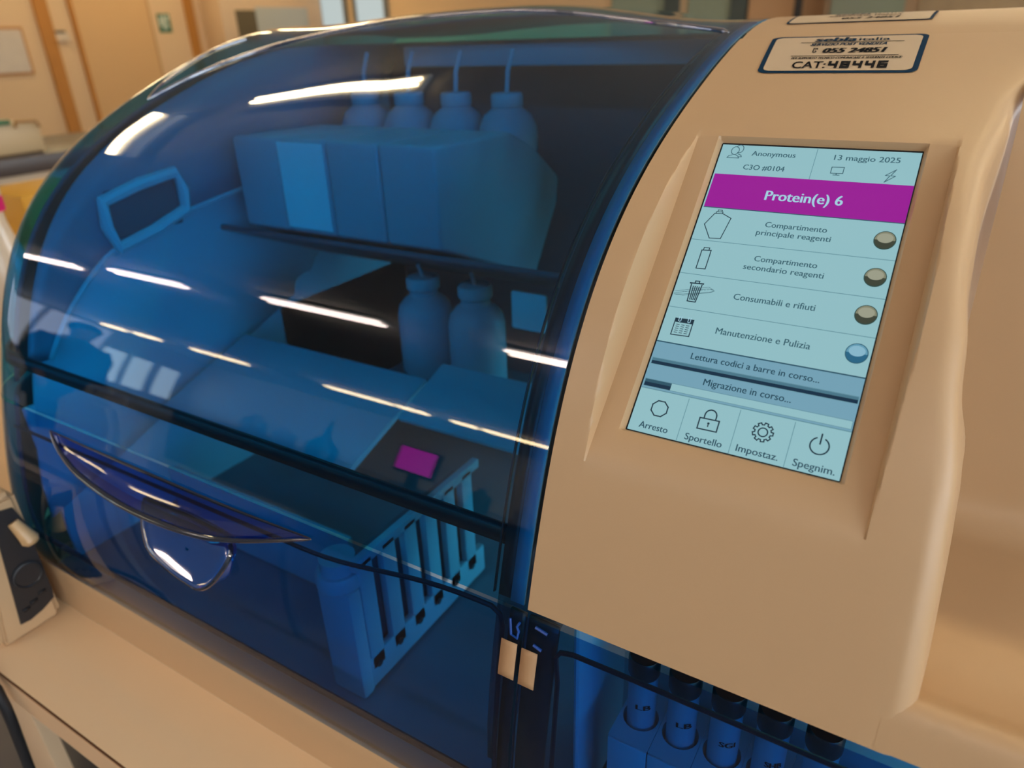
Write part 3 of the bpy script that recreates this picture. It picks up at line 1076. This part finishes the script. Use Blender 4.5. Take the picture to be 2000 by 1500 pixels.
def sticker(name, fn, fn2, fn3, r, asp, inset, lines, rules, phone, parent):
    bm = bmesh.new()
    o2, i2 = frame_grid(bm, fn, r, asp, inset)
    grid(bm, [[fn(*p) for p in o2 + o2[:1]], [fn(*p) for p in i2 + i2[:1]]])
    st = obj(name, bm, M_NAVY, parent)
    bm = bmesh.new()
    rows = []
    for f in [1.001] + [k / 14 for k in range(13, 0, -1)] + [.001]:
        rows.append([fn2(.5 + (a - .5) * f, .5 + (b - .5) * f) for a, b in i2 + i2[:1]])
    grid(bm, rows)
    obj('film', bm, M_STICK, st)
    for kind, m in (('n', M_NAVY), ('k', M_INK)):
        bm = bmesh.new(); cnt = 0
        for s_, a0, a1, b, cap, bold, kk, sh in lines:
            if kk == kind: add_text(bm, s_, fn3, a0, a1, b, cap, shear=sh, bold=bold, sub=2); cnt += 1
        if kind == 'k':
            for a0, a1, b in rules:
                grid(bm, [[fn3(a0 + (a1 - a0) * j / 10, b_) for j in range(11)] for b_ in (b - .006, b + .006)])
            for x0_, y0_, x1_, y1_ in phone:
                grid(bm, [[fn3(x0_, y0_), fn3(x1_, y0_)], [fn3(x0_, y1_), fn3(x1_, y1_)]])
        if cnt: obj('printed_text', bm, m, st, smooth=False)
        else: bm.free()
    return st
LN = [('sebla', .305, .565, .205, .125, .006, 'n', .10), ('italia', .585, .775, .195, .085, .0015, 'n', 0), ('SERVIZIO POST VENDITA', .285, .765, .330, .075, .0020, 'n', .12),
      ('055 24851', .380, .760, .535, .130, .006, 'k', .12),
      ('PER SUPPORTO TECNICO COMUNICARE IL SEGUENTE CODICE:', .195, .885, .690, .050, .0010, 'k', .1), ('CAT:', .222, .435, .910, .160, .0020, 'k', 0)]
# segment digits 48446 as heavy blocks
def seg_digits(txt, a0, wd, b0, b1, gap):
    SEG = {'4': 'bcfg', '8': 'abcdefg', '6': 'acdefg'}
    R = []
    h_ = b1 - b0; t = .018; tb = .045
    for i, ch in enumerate(txt):
        x = a0 + i * (wd + gap)
        for s_ in SEG[ch]:
            R.append({'a': (x, b0, x + wd, b0 + tb), 'd': (x, b1 - tb, x + wd, b1), 'g': (x, b0 + h_ / 2 - tb / 2, x + wd, b0 + h_ / 2 + tb / 2),
                      'f': (x, b0, x + t, b0 + h_ / 2), 'b': (x + wd - t, b0, x + wd, b0 + h_ / 2), 'e': (x, b0 + h_ / 2, x + t, b1), 'c': (x + wd - t, b0 + h_ / 2, x + wd, b1)}[s_])
    return R
PH = seg_digits('48446', .452, .060, .748, .915, .016)
PH += [(.315, .405, .322, .515), (.315, .400, .345, .418), (.315, .503, .342, .520), (.336, .400, .345, .440), (.333, .480, .342, .520), (.329, .440, .333, .480)]
args = (-.1092, -.1151, -.0292, -.0300, .5795, .6475)
sticker('service_sticker', sticker_fn(*args, .0004), sticker_fn(*args, .0006), sticker_fn(*args, .0009), .06, 1.3, .034, LN, [(.215, .865, .232), (.185, .860, .610)], PH, AN)['label'] = 'service sticker with a navy border and phone number 055 24851'
args = (-.1165, -.1190, -.0325, -.0320, .6880, .7400)
LN2 = [('sebla', .30, .55, .30, .17, .004, 'n', .1), ('italia', .58, .78, .29, .12, 0, 'n', 0), ('SERVIZIO POST VENDITA', .27, .77, .52, .10, .002, 'k', .1), ('055 24851', .38, .76, .80, .15, .003, 'k', .1)]
sticker('service_sticker', sticker_fn(*args, .0004), sticker_fn(*args, .0006), sticker_fn(*args, .0009), .04, 1.5, .022, LN2, [], [], AN)['label'] = 'second service sticker on the top edge'

# ------------------------------------------------------------------ the room
H = 2.84
M_WALL = mat('cream_wall', lin(214, 180, 138), .7, var=.03, vscale=2)
M_WALLB = mat('pale_wall', lin(226, 222, 216), .75, var=.03, vscale=2)
M_CEIL = mat('ceiling_paint', lin(206, 202, 196), .8, var=.04, vscale=3)
M_FLOOR = mat('vinyl_floor', lin(120, 112, 104), .4, var=.08, vscale=5)
M_WOOD = mat('orange_wood_trim', lin(176, 116, 44), .5, var=.08, vscale=9)
M_CAB = mat('cream_cabinet', lin(210, 180, 144), .5, var=.02)
M_DARKT = mat('dark_worktop', lin(62, 48, 40), .4, var=.15, vscale=14)
M_STEEL = mat('brushed_steel', (.55, .55, .55, 1), .3, metal=1)
M_GREYP = mat('grey_panel', lin(112, 112, 108), .5)

def sbox(name, lo, hi, m, bev=0, parent=None):
    bm = bmesh.new()
    lo, hi = Vector(lo), Vector(hi)
    add_box(bm, (lo + hi) / 2, hi - lo, bev)
    return obj(name, bm, m, parent, smooth=bev > 0)
struct(sbox('floor', (-12.1, -9.1, -.1), (3.6, 7.3, 0), M_FLOOR))
struct(sbox('ceiling', (-12.1, -9.1, H), (3.6, 7.3, H + .1), M_CEIL))
struct(sbox('wall_left', (-7.3, 1.5, 0), (-7.2, 7.2, H), M_WALL))
struct(sbox('wall_partition', (-12, 1.5, 0), (-7.3, 1.6, H), M_WALLB))
struct(sbox('wall_far', (-12.1, -9, 0), (-12, 1.6, H), M_WALLB))
struct(sbox('wall_back', (-7.3, 7.2, 0), (3.5, 7.3, H), M_WALL))
struct(sbox('wall_right', (3.5, -9, 0), (3.6, 7.2, H), M_WALL))
struct(sbox('wall_front', (-12, -9.1, 0), (3.5, -9, H), M_WALLB))

# left wall: timber posts, door, notice, card holder, exit sign
def on_left(name, y0, y1, z0, z1, t, m, parent=None, bev=0):
    return sbox(name, (-7.2, y0, z0), (-7.2 + t, y1, z1), m, bev, parent)
for n_, (a, b) in enumerate(((3.88, 4.0), (4.19, 4.225), (5.40, 5.50))):
    struct(on_left('trim_%d' % (n_ + 1), a, b, 0, 2.4, .03, M_WOOD))
struct(on_left('trim_4', 4.97, 5.0, 0, 2.4, .012, mat('trim_tan', lin(178, 138, 88), .6)))
d1 = empty('door_1', (-7.2, 4.6, 0)); struct(d1)
on_left('door_leaf', 4.225, 4.97, 0, 2.3, .02, mat('door_cream', lin(206, 164, 112), .55), d1)
t = empty('framed_notice', (-7.2, 3.6, 1.16)); tag(t, 'framed paper notice on the cream wall left of the timber post', 'notice')
on_left('frame', 3.40, 3.735, 1.155, 1.53, .012, M_WOOD, t)
on_left('paper', 3.42, 3.715, 1.175, 1.51, .015, mat('notice_paper', lin(200, 186, 168), .7, var=.08, vscale=14), t)
t = empty('paper_towel_dispenser', (-7.2, 4.05, 1.42)); tag(t, 'small cream dispenser with a dark slot between the two timber posts', 'dispenser')
on_left('case', 4.0, 4.12, 1.415, 1.475, .03, mat('dispenser', lin(206, 186, 160), .5), t)
on_left('slot', 4.0, 4.10, 1.475, 1.495, .02, M_BLACKP, t)
t = empty('exit_sign', (-7.2, 5.14, 1.46)); tag(t, 'small green running man exit sign on the wall right of the door', 'sign')
on_left('plate', 5.07, 5.21, 1.465, 1.635, .006, mat('sign_green', lin(24, 92, 66), .5), t)
bm = bmesh.new()
for (y0, z0, y1, z1) in ((5.085, 1.52, 5.112, 1.61), (5.165, 1.585, 5.195, 1.62), (5.118, 1.555, 5.155, 1.60), (5.125, 1.60, 5.148, 1.625), (5.118, 1.485, 5.135, 1.555), (5.145, 1.50, 5.175, 1.555), (5.155, 1.565, 5.185, 1.58)):
    add_box(bm, (-7.193, (y0 + y1) / 2, (z0 + z1) / 2), (.003, y1 - y0, z1 - z0))
obj('pictogram', bm, mat('sign_white', lin(190, 200, 180), .5), t, smooth=False)

# wall cabinets with glass doors
M_PANE = mat('cabinet_pane', lin(150, 160, 160), .12, spec=.7)
t = empty('glass_wall_cabinet', (-7.1, 6.3, 1.2)); tag(t, 'cream wall cabinet with a glass door in the left corner of the room', 'cabinet')
on_left('case', 5.60, 7.05, 1.15, 2.3, .32, M_CAB, t, .01)
on_left('pane', 5.78, 6.05, 1.36, 1.66, .325, mat('pane_dark', lin(92, 84, 66), .2), t)
on_left('pane', 6.05, 6.82, 1.36, 1.69, .325, mat('pane_pale', lin(172, 176, 170), .3), t)
def on_back(name, x0, x1, z0, z1, t, m, parent=None, bev=0):
    return sbox(name, (x0, 7.198 - t, z0), (x1, 7.198, z1), m, bev, parent)
for n_, (a, b) in enumerate(((-7.0, -6.64), (-6.44, -6.02))):
    d = empty('window_%d' % (n_ + 1), ((a + b) / 2, 7.2, 1.5)); struct(d)
    on_back('pane', a, b, 1.45, 1.95, .02, emis('daylight_pane', lin(196, 208, 206), .9), d)
    on_back('frame', a - .05, a, 1.4, 2.0, .04, M_GREYP, d); on_back('frame', b, b + .05, 1.4, 2.0, .04, M_GREYP, d)
for n_, (a, b) in enumerate(((-3.20, -2.66), (-2.44, -2.04))):
    d = empty('window_%d' % (n_ + 3), ((a + b) / 2, 7.2, 1.5)); struct(d)
    on_back('pane', a, b, 1.2, 2.2, .02, mat('green_glass', lin(128, 138, 116), .2, spec=.6), d)
    on_back('frame', b, b + .14, 1.2, 2.2, .05, mat('window_frame_dark', lin(66, 74, 70), .5), d)
struct(on_back('trim_5', -1.88, -1.50, 0, 2.4, .04, mat('tan_post', lin(190, 146, 104), .6)))
struct(on_back('trim_6', -1.50, -1.43, 0, 2.4, .03, M_BLACKP))
struct(on_back('trim_7', -1.43, -1.24, 0, 2.4, .04, mat('tan_post_b', lin(182, 140, 100), .6)))
t = empty('glass_fronted_cabinet', (.3, 7.0, 1.0)); tag(t, 'wide glass-fronted cabinet on the back wall behind the sticker column', 'cabinet')
on_back('case', -1.20, 2.0, 1.0, 2.3, .35, mat('cabinet_brown', lin(128, 100, 72), .5), t)
on_back('pane', -1.15, -.62, 1.1, 2.2, .36, mat('pane_teal', lin(112, 118, 100), .2), t)
on_back('pane', -.52, .30, 1.1, 2.2, .36, mat('pane_brown', lin(134, 112, 84), .25, var=.2, vscale=8), t)
on_back('pane', .40, 1.2, 1.1, 2.2, .36, mat('pane_brown_b', lin(120, 108, 88), .25, var=.2, vscale=8), t)

# side bench far left with a clip box, in front of the left wall
t = empty('side_bench', (-3.1, 1.5, 0)); tag(t, 'cream side bench with a dark worktop edge at the left', 'bench')
sbox('worktop', (-3.95, .75, .885), (-3.28, 2.6, .955), M_DARKT, .004, t)
sbox('cabinet', (-3.95, .78, 0), (-3.33, 2.58, .885), M_CAB, .004, t)
t = empty('clip_box', (-3.5, 1.55, .956)); tag(t, 'clear storage box with a green clip handle on the far left bench', 'box')
sbox('bin', (-3.62, 1.40, .957), (-3.36, 1.70, 1.075), mat('translucent_bin', lin(192, 166, 126), .45), .008, t)
sbox('green_clip', (-3.40, 1.40, 1.074), (-3.345, 1.585, 1.092), mat('green_plastic', lin(20, 96, 60), .4), .004, t)
bm = bmesh.new(); add_tube(bm, [(-3.35, 1.60, 1.06), (-3.34, 1.60, 1.082), (-3.34, 1.68, 1.078), (-3.34, 1.69, 1.055)], .006, 8)
obj('wire_handle', bm, mat('brass_wire', lin(150, 104, 50), .4), t)

# ------------------------------------------------------------------ the bench under the analyser
BN = empty('lab_bench', E(-.5, .5, -1.34)); tag(BN, 'cream laminate laboratory bench carrying the blue analyzer', 'bench')
sbox('worktop', E(-2.0, .134, -.466), E(.9, 1.05, -.4402), M_TABLE, .0012, BN)
sbox('edge_band', E(-2.0, .1328, -.4668), E(.9, .1338, -.4418), mat('edge_band', lin(226, 188, 146), .45), 0, BN)
sbox('edge_band', E(-2.0, .1333, -.4418), E(.9, .1345, -.4404), mat('edge_glue_line', lin(96, 56, 26), .6), 0, BN)
sbox('leg', E(-.785, .175, -1.338), E(-.712, .26, -.466), M_CAB, .004, BN)
sbox('gap_panel', E(-.711, .19, -1.338), E(-.632, .21, -.466), M_BLACKP, 0, BN)
sbox('leg', E(-.631, .19, -1.338), E(-.585, .24, -.466), M_GREYP, .004, BN)
sbox('leg', E(.45, .175, -1.338), E(.52, .26, -.466), M_CAB, .004, BN)
sbox('leg', E(-1.95, .175, -1.338), E(-1.88, .26, -.466), M_CAB, .004, BN)
sbox('back_board', E(-1.95, .95, -1.338), E(.85, .97, -.466), mat('dark_board', lin(28, 30, 30), .7), 0, BN)
t = empty('steel_drum', E(-1.0, .33, -1.339)); tag(t, 'dark grey metal drum under the bench at the lower left', 'drum')
bm = bmesh.new(); add_lathe(bm, E(-.93, .34, -1.339), [(.10, 0), (.11, .01), (.11, .80), (.10, .82), (.02, .825)], 32)
obj('shell', bm, mat('drum_grey', lin(70, 74, 72), .35, metal=.4), t)
bm = bmesh.new()
add_tube(bm, [E(*p) for p in ((-.70, .17, -.4337), (-.64, .140, -.4335), (-.585, .1262, -.4335), (-.553, .1240, -.4400), (-.549, .1235, -.4560), (-.552, .1235, -.4760), (-.560, .1240, -.5050), (-.569, .1245, -.5400), (-.576, .125, -.60), (-.575, .126, -.75), (-.565, .127, -1.0), (-.56, .127, -1.28), (-.52, .10, -1.333))], [.0040] * 13, 10)
tag(obj('power_cable', bm, M_BLACKP), 'black cable hanging down in front of the bench at lower left', 'cable')

# white device with a black recessed panel left of the analyser
DV = empty('bench_device', E(-.66, .20, -.44)); tag(DV, 'cream bench device with a black recessed side panel, left of the analyzer', 'device')
bm = bmesh.new()
prf = [(.146, -.4395), (.1545, -.380), (.166, -.325), (.1745, -.313), (.185, -.311), (.1965, -.312), (.1965, -.4395)]
add_prism(bm, [E(-.83, y, z) for y, z in prf], (.2415, 0, 0))
bmesh.ops.recalc_face_normals(bm, faces=bm.faces)
bmesh.ops.bevel(bm, geom=list(bm.edges), offset=.005, segments=3, affect='EDGES')
obj('case', bm, M_WHITE, DV)
bm = bmesh.new()
pan = [(.1645, -.4245), (.172, -.4255), (.183, -.4230), (.1935, -.4180), (.1945, -.41), (.1945, -.39), (.1945, -.34), (.1900, -.3235), (.1750, -.3200), (.1710, -.36), (.1670, -.40)]
add_prism(bm, [E(-.5886, y, z) for y, z in pan], (.0015, 0, 0))
pn = obj('side_panel', bm, M_BLACKP, DV, smooth=False)
bm = bmesh.new()
add_lathe(bm, E(-.5875, .182, -.385), [(.0120, 0), (.0120, .0020), (.0105, .0024), (.0095, .0012), (.002, .0011)], 28, axis=(1, 0, 0))
obj('dial', bm, M_BLACKP, pn)
bm = bmesh.new()
for y, z in ((.172, -.414), (.179, -.411), (.187, -.407)):
    add_box(bm, E(-.5868, y, z), (.002, .006, .0028), .0005)
obj('slot', bm, M_BLACK, pn)
bm = bmesh.new()
add_lathe(bm, E(-.5872, .1865, -.335), [(.004, 0), (.0045, .001), (.006, .014), (.007, .02), (.005, .023), (.001, .0235)], 16, axis=(.35, .25, -1))
obj('lever', bm, mat('lever_brass', lin(196, 158, 112), .35), DV)

# bottle and carton on the bench beyond the hood
t = empty('squeeze_bottle', E(-1.2, .505, -.44)); tag(t, 'translucent bottle with a magenta collar beyond the hood at the left edge', 'bottle')
bm = bmesh.new(); add_lathe(bm, E(-1.2, .497, -.4395), [(.033, 0), (.036, .004), (.036, .13), (.033, .16), (.025, .195), (.0215, .215), (.0215, .232)], 32)
obj('body', bm, mat('bottle_translucent', lin(206, 190, 168), .25), t)
bm = bmesh.new(); add_lathe(bm, E(-1.2, .497, -.2075), [(.0255, 0), (.026, .001), (.026, .020), (.025, .021), (.002, .0212)], 24)
obj('collar', bm, M_PINKDOT, t)
bm = bmesh.new(); add_lathe(bm, E(-1.2, .497, -.1865), [(.0255, 0), (.026, .001), (.026, .034), (.022, .045), (.004, .047)], 24)
obj('cap', bm, mat('cap_white', lin(206, 186, 160), .35), t)
t = sbox('yellow_carton', E(-1.86, .76, -.4395), E(-1.66, .94, -.272), mat('yellow_card', lin(196, 144, 20), .5), .003)
tag(t, 'yellow carton on the bench beyond the magenta collared bottle', 'carton')

# ------------------------------------------------------------------ ceiling lights
M_TUBE = emis('fluorescent_tube', (1.0, .78, .43, 1), 42)
M_TUBEP = emis('fluorescent_tube_cool', (1.0, .84, .74, 1), 28)
M_FIX = mat('fixture_white', (.8, .8, .78, 1), .4)
nl = 0
def ceiling_light(x0, x1, y, label, m=M_TUBE, along='x', tubes=(-.024, .024), tr=.015):
    L_ = x1 - x0
    t = empty('ceiling_light', (((x0 + x1) / 2, y, H) if along == 'x' else (y, (x0 + x1) / 2, H)), 0 if along == 'x' else math.pi / 2)
    tag(t, label, 'ceiling light', 'fluorescent ceiling lights')
    c = t.matrix_world
    bm = bmesh.new()
    add_box(bm, (0, 0, -.022), (L_, .17, .042), .004)
    for v in bm.verts: v.co = c @ v.co
    obj('housing', bm, M_FIX, t)
    for s in tubes:
        bm = bmesh.new()
        add_tube(bm, [c @ Vector((-L_ / 2 + .02, s, -.047 - tr)), c @ Vector((L_ / 2 - .02, s, -.047 - tr))], tr, 12)
        obj('tube', bm, m, t)
LIGHTS = [(-2.66, -1.62, 1.39, M_TUBE, 'row behind the analyzer, seen in the upper hood'), (-.1, .8, 1.39, M_TUBE, 'row behind the analyzer, above the column'), (1.3, 2.2, 1.39, M_TUBE, 'row behind the analyzer, right end'),
          (-6.25, -5.40, -2.0, M_TUBEP, 'middle row, left end'), (-4.78, -4.02, -1.85, M_TUBEP, 'middle row, second from the left'), (-3.18, -2.32, -1.72, M_TUBEP, 'middle row, third from the left'), (-1.62, -.75, -1.76, M_TUBEP, 'middle row, fourth from the left'), (.2, 1.1, -1.76, M_TUBEP, 'middle row, right end'),
          (-11.2, -10.65, -6.22, M_TUBE, 'far row, left end'), (-10.38, -9.8, -6.22, M_TUBE, 'far row, second'), (-9.0, -7.86, -6.22, M_TUBE, 'far row, third'), (-6.36, -5.30, -6.22, M_TUBE, 'far row, fourth'), (-5.22, -4.75, -6.22, M_TUBE, 'far row, fifth'), (-4.40, -4.06, -6.22, M_TUBE, 'far row, sixth'), (-3.98, -2.6, -6.22, M_TUBE, 'far row, seventh'),
          (-6.9, -5.6, 3.4, M_TUBE, 'added out of view to brighten the left wall, nearest the bench'), (-6.9, -5.6, 4.8, M_TUBE, 'added out of view to brighten the left wall, in the middle'), (-6.9, -5.6, 6.2, M_TUBE, 'added out of view to brighten the left wall, in the room corner'), (1.6, 2.8, 5.6, M_TUBE, 'added out of view to brighten the back wall, on the right'), (-.5, .7, 5.6, M_TUBE, 'added out of view to brighten the back wall, above the rear windows'), (1.6, 2.8, 3.4, M_TUBE, 'added out of view to brighten the rear, between the analyzer and the back wall')]  # unseen fixtures added to brighten the left wall and the room's rear
M_TUBED = emis('fluorescent_tube_warm', (1.0, .78, .43, 1), 24)
for a, b, y, m, l in LIGHTS:
    if m == M_TUBEP: kw = dict(tubes=(-.034, .034), tr=.027)
    elif y < -5: kw = dict(tubes=(-.045, .045), tr=.036); m = M_TUBED
    else: kw = {}
    ceiling_light(a, b, y, 'white twin tube ceiling light, ' + l, m, **kw)
ceiling_light(.55, 1.25, -3.12, 'white single tube ceiling light set crosswise left of the analyzer', M_TUBE, 'y', (0,))

# ------------------------------------------------------------------ the room in front of the analyser, seen in the hood's reflections
for n_, y in enumerate((-8.35, -7.75, -7.2)):
    d = empty('window_%d' % (n_ + 5), (-12, y, 1.2)); struct(d)
    sbox('pane', (-12.0, y - .22, .75), (-11.97, y + .22, 2.0), emis('daylight', lin(206, 226, 232), 4.5), 0, d)
    sbox('frame', (-12.0, y + .22, .7), (-11.94, y + .28, 2.05), M_WALLB, 0, d)
t = empty('centre_bench', (-2.6, -3.4, 0)); tag(t, 'long dark-topped laboratory bench facing the analyzer', 'bench')
sbox('worktop', (-4.6, -3.9, .86), (.8, -2.9, .90), M_DARKT, .004, t)
sbox('cabinet', (-4.55, -3.85, 0), (.75, -2.98, .86), M_GREYP, .004, t)
t = empty('desktop_monitor', (-2.48, -3.12, .901)); tag(t, 'monitor with a bright magenta screen on the bench facing the analyzer', 'monitor')
sbox('case', (-2.63, -3.16, 1.06), (-2.33, -3.11, 1.44), M_BLACKP, .004, t)
sbox('screen', (-2.615, -3.1099, 1.10), (-2.345, -3.1085, 1.42), emis('magenta_screen', lin(190, 16, 172), 6), 0, t)
sbox('stand', (-2.52, -3.15, .901), (-2.44, -3.12, 1.07), M_BLACKP, .004, t)
sbox('foot', (-2.58, -3.22, .901), (-2.38, -3.04, .912), M_BLACKP, .002, t)
bm = bmesh.new()
add_lathe(bm, (-3.2, -3.1, .901), [(.10, 0), (.11, .01), (.11, .16), (.03, .30), (.02, .44), (.004, .62)], 24)
tag(obj('tall_flask', bm, mat('dark_green_glass', lin(20, 50, 40), .2)), 'dark green tapering flask on the bench facing the analyzer', 'flask')
for i, (x, hgt, rr_, cl_) in enumerate(((-3.9, .30, .09, (150, 150, 150)), (-3.6, .24, .08, (170, 170, 170)), (-2.0, .28, .07, (70, 110, 130)), (-1.7, .22, .06, (180, 180, 175)), (-1.35, .30, .08, (160, 165, 170)))):
    bm = bmesh.new()
    add_lathe(bm, (x, -3.15, .901), [(rr_ * .95, 0), (rr_, .01), (rr_, hgt * .68), (rr_ * .45, hgt * .82), (rr_ * .4, hgt * .93), (rr_ * .45, hgt * .94), (rr_ * .45, hgt), (.004, hgt + .001)], 20)
    tag(obj('storage_bottle', bm, mat('bottle_grey_%s' % 'abcde'[i], lin(*cl_), .35)), ['tallest grey bottle at the left end of the facing bench', 'pale bottle second from the left on the facing bench', 'blue-grey bottle right of the magenta screen on the facing bench', 'short pale bottle on the facing bench', 'rightmost large pale bottle on the facing bench'][i], 'bottle', 'storage bottles on the facing bench')
d = empty('window_20', (-12, -5, 1.6)); struct(d)
for k in range(3):
    sbox('pane', (-12.0, -6.9 + 1.2 * k, 1.0), (-11.97, -5.8 + 1.2 * k, 2.7), emis('daylight_far', lin(216, 222, 240), 2.6), 0, d)
    sbox('frame', (-12.0, -5.8 + 1.2 * k, .95), (-11.94, -5.7 + 1.2 * k, 2.75), M_WALLB, 0, d)
for n_, y in enumerate((-3.6, -1.7, .2, 3.4, 5.2)):  # unseen panes giving cool side fill; rear ones added to brighten the back
    d = empty('window_%d' % (n_ + 8), (3.5, y, 1.2)); struct(d)
    sbox('pane', (3.47, y - .75, .95), (3.5, y + .75, 2.5), emis('daylight_fill_right', lin(214, 226, 236), 9.0 if n_ < 3 else 12), 0, d)
    for z_ in (.90, 2.5): sbox('frame', (3.44, y - .8, z_), (3.5, y + .8, z_ + .05), M_WALLB, 0, d)
    for y_ in (-.8, .75): sbox('frame', (3.44, y + y_, .95), (3.5, y + y_ + .05, 2.5), M_WALLB, 0, d)
# trolley with two jerrycans close in front, to the left
t = empty('side_trolley', (-1.9, -.75, 0)); tag(t, 'grey trolley with jerrycans standing left in front of the bench', 'trolley')
sbox('shelf', (-2.35, -1.15, .70), (-1.5, -.45, .73), M_GREYP, .004, t)
for x in (-2.32, -1.53):
    for y in (-1.12, -.48): sbox('leg', (x - .015, y - .015, 0), (x + .015, y + .015, .70), M_STEEL, 0, t)
def jerrycan(x, y, label):
    t = empty('jerrycan', (x, y, .731)); tag(t, label, 'jerrycan', 'jerrycans on the trolley')
    bm = bmesh.new()
    o_ = [(-.11, 0), (.11, 0), (.11, .20), (.07, .27), (-.02, .27), (-.11, .21)]
    add_prism(bm, [Vector((x + a, y - .06, .7312 + b)) for a, b in o_], (0, .12, 0))
    bmesh.ops.recalc_face_normals(bm, faces=bm.faces)
    bmesh.ops.bevel(bm, geom=list(bm.edges), offset=.018, segments=3, affect='EDGES')
    obj('body', bm, mat('jerrycan_white', lin(186, 182, 178), .4), t)
    bm = bmesh.new(); add_tube(bm, [(x - .07, y, .731 + .235), (x - .05, y, .731 + .30), (x + .04, y, .731 + .305), (x + .06, y, .731 + .262)], .011, 10)
    obj('handle', bm, mat('jerrycan_handle', lin(186, 182, 178), .4), t)
    bm = bmesh.new(); add_lathe(bm, (x - .085, y, .731 + .225), [(.022, 0), (.022, .028), (.003, .0285)], 18)
    obj('cap', bm, M_CAP, t)
jerrycan(-1.68, -.58, 'white jerrycan on the trolley, nearer the analyzer')
jerrycan(-1.95, -.72, 'white jerrycan on the trolley, farther from the analyzer')

# person standing across the room, side on
PX, PY = -4.42, -2.06
def skin(name, nodes, edges, m, parent=None, sub=2):
    me = bpy.data.meshes.new(name)
    me.from_pydata([n_[0] for n_ in nodes], edges, [])
    o = link(name, me, m, parent)
    sk = o.modifiers.new('skin', 'SKIN')
    for i, n_ in enumerate(nodes):
        me.skin_vertices[0].data[i].radius = (n_[1], n_[2] if len(n_) > 2 else n_[1])
    me.skin_vertices[0].data[0].use_root = True
    ss = o.modifiers.new('sub', 'SUBSURF'); ss.levels = sub; ss.render_levels = sub
    me.polygons.foreach_set('use_smooth', [True] * len(me.polygons))
    return o
P_ = lambda x, y, z: Vector((PX + x, PY + y, z))
per = empty('person', (PX, PY, 0)); tag(per, 'person in a dark blue coat standing side on across the room', 'person')
nd = [(P_(0, 0, .86), .13, .12), (P_(0, .0, 1.02), .12, .11), (P_(0, 0, 1.20), .15, .11), (P_(0, 0, 1.33), .13, .09), (P_(0, 0, 1.40), .055), (P_(.01, 0, 1.47), .075), (P_(.01, 0, 1.55), .092), (P_(.005, 0, 1.62), .06),
      (P_(0, .17, 1.32), .055), (P_(-.02, .21, 1.06), .042), (P_(.08, .19, .86), .032), (P_(.11, .185, .80), .03),
      (P_(0, -.17, 1.32), .055), (P_(-.02, -.21, 1.06), .042), (P_(.08, -.19, .86), .032), (P_(.11, -.185, .80), .03),
      (P_(0, .09, .80), .085), (P_(.01, .09, .46), .058), (P_(-.01, .09, .08), .04), (P_(.12, .09, .04), .035),
      (P_(0, -.09, .80), .085), (P_(.01, -.09, .46), .058), (P_(-.01, -.09, .08), .04), (P_(.12, -.09, .04), .035)]
ed = [(0, 1), (1, 2), (2, 3), (3, 4), (4, 5), (5, 6), (6, 7), (3, 8), (8, 9), (9, 10), (10, 11), (3, 12), (12, 13), (13, 14), (14, 15), (0, 16), (16, 17), (17, 18), (18, 19), (0, 20), (20, 21), (21, 22), (22, 23)]
for s, hx in ((1, 11), (-1, 15)):
    for k, (dx, dz) in enumerate(((.045, -.055), (.03, -.072), (.012, -.075), (-.005, -.068))):
        b_ = len(nd)
        q = nd[hx][0]
        nd += [(q + Vector((dx * .5 + .005, (k - 1.5) * .004, dz * .55)), .0095), (q + Vector((dx * .8, (k - 1.5) * .005, dz)), .008)]
        ed += [(hx, b_), (b_, b_ + 1)]
    b_ = len(nd); q = nd[hx][0]
    nd += [(q + Vector((.035, -s * .012, -.012)), .010), (q + Vector((.055, -s * .016, -.035)), .0085)]
    ed += [(hx, b_), (b_, b_ + 1)]
skin('body', nd, ed, mat('skin', lin(150, 110, 90), .6), per)
M_COAT = mat('dark_blue_coat', lin(26, 40, 66), .7)
bm = bmesh.new()
rows = []
for z, a, b in ((.62, .17, .21), (.80, .165, .205), (1.0, .15, .185), (1.2, .165, .205), (1.32, .14, .20), (1.385, .085, .10), (1.41, .075, .075)):
    rows.append([P_(a * math.cos(2 * math.pi * k / 24), b * math.sin(2 * math.pi * k / 24), z) for k in range(25)])
grid(bm, rows)
obj('coat', bm, M_COAT, per)
for s in (1, -1):
    bm = bmesh.new(); add_tube(bm, [P_(0, s * .15, 1.335), P_(0, s * .20, 1.22), P_(-.02, s * .215, 1.06), P_(.07, s * .197, .89)], [.075, .072, .062, .05], 14)
    obj('sleeve', bm, M_COAT, per)
    bm = bmesh.new(); add_tube(bm, [P_(0, s * .09, .84), P_(.01, s * .09, .46), P_(-.01, s * .09, .07)], [.11, .08, .07], 14)
    obj('trouser_leg', bm, mat('dark_trousers', lin(30, 32, 40), .8), per)
bm = bmesh.new()
bmesh.ops.create_uvsphere(bm, u_segments=20, v_segments=14, radius=1)
for v in bm.verts: v.co = P_(-.012 + v.co.x * .104, v.co.y * .098, 1.58 + v.co.z * .098)
for f in [f for f in bm.faces if f.calc_center_median().x > PX + .05 and f.calc_center_median().z < 1.59]: bm.faces.remove(f)
obj('hair', bm, mat('dark_hair', lin(30, 24, 22), .6), per)
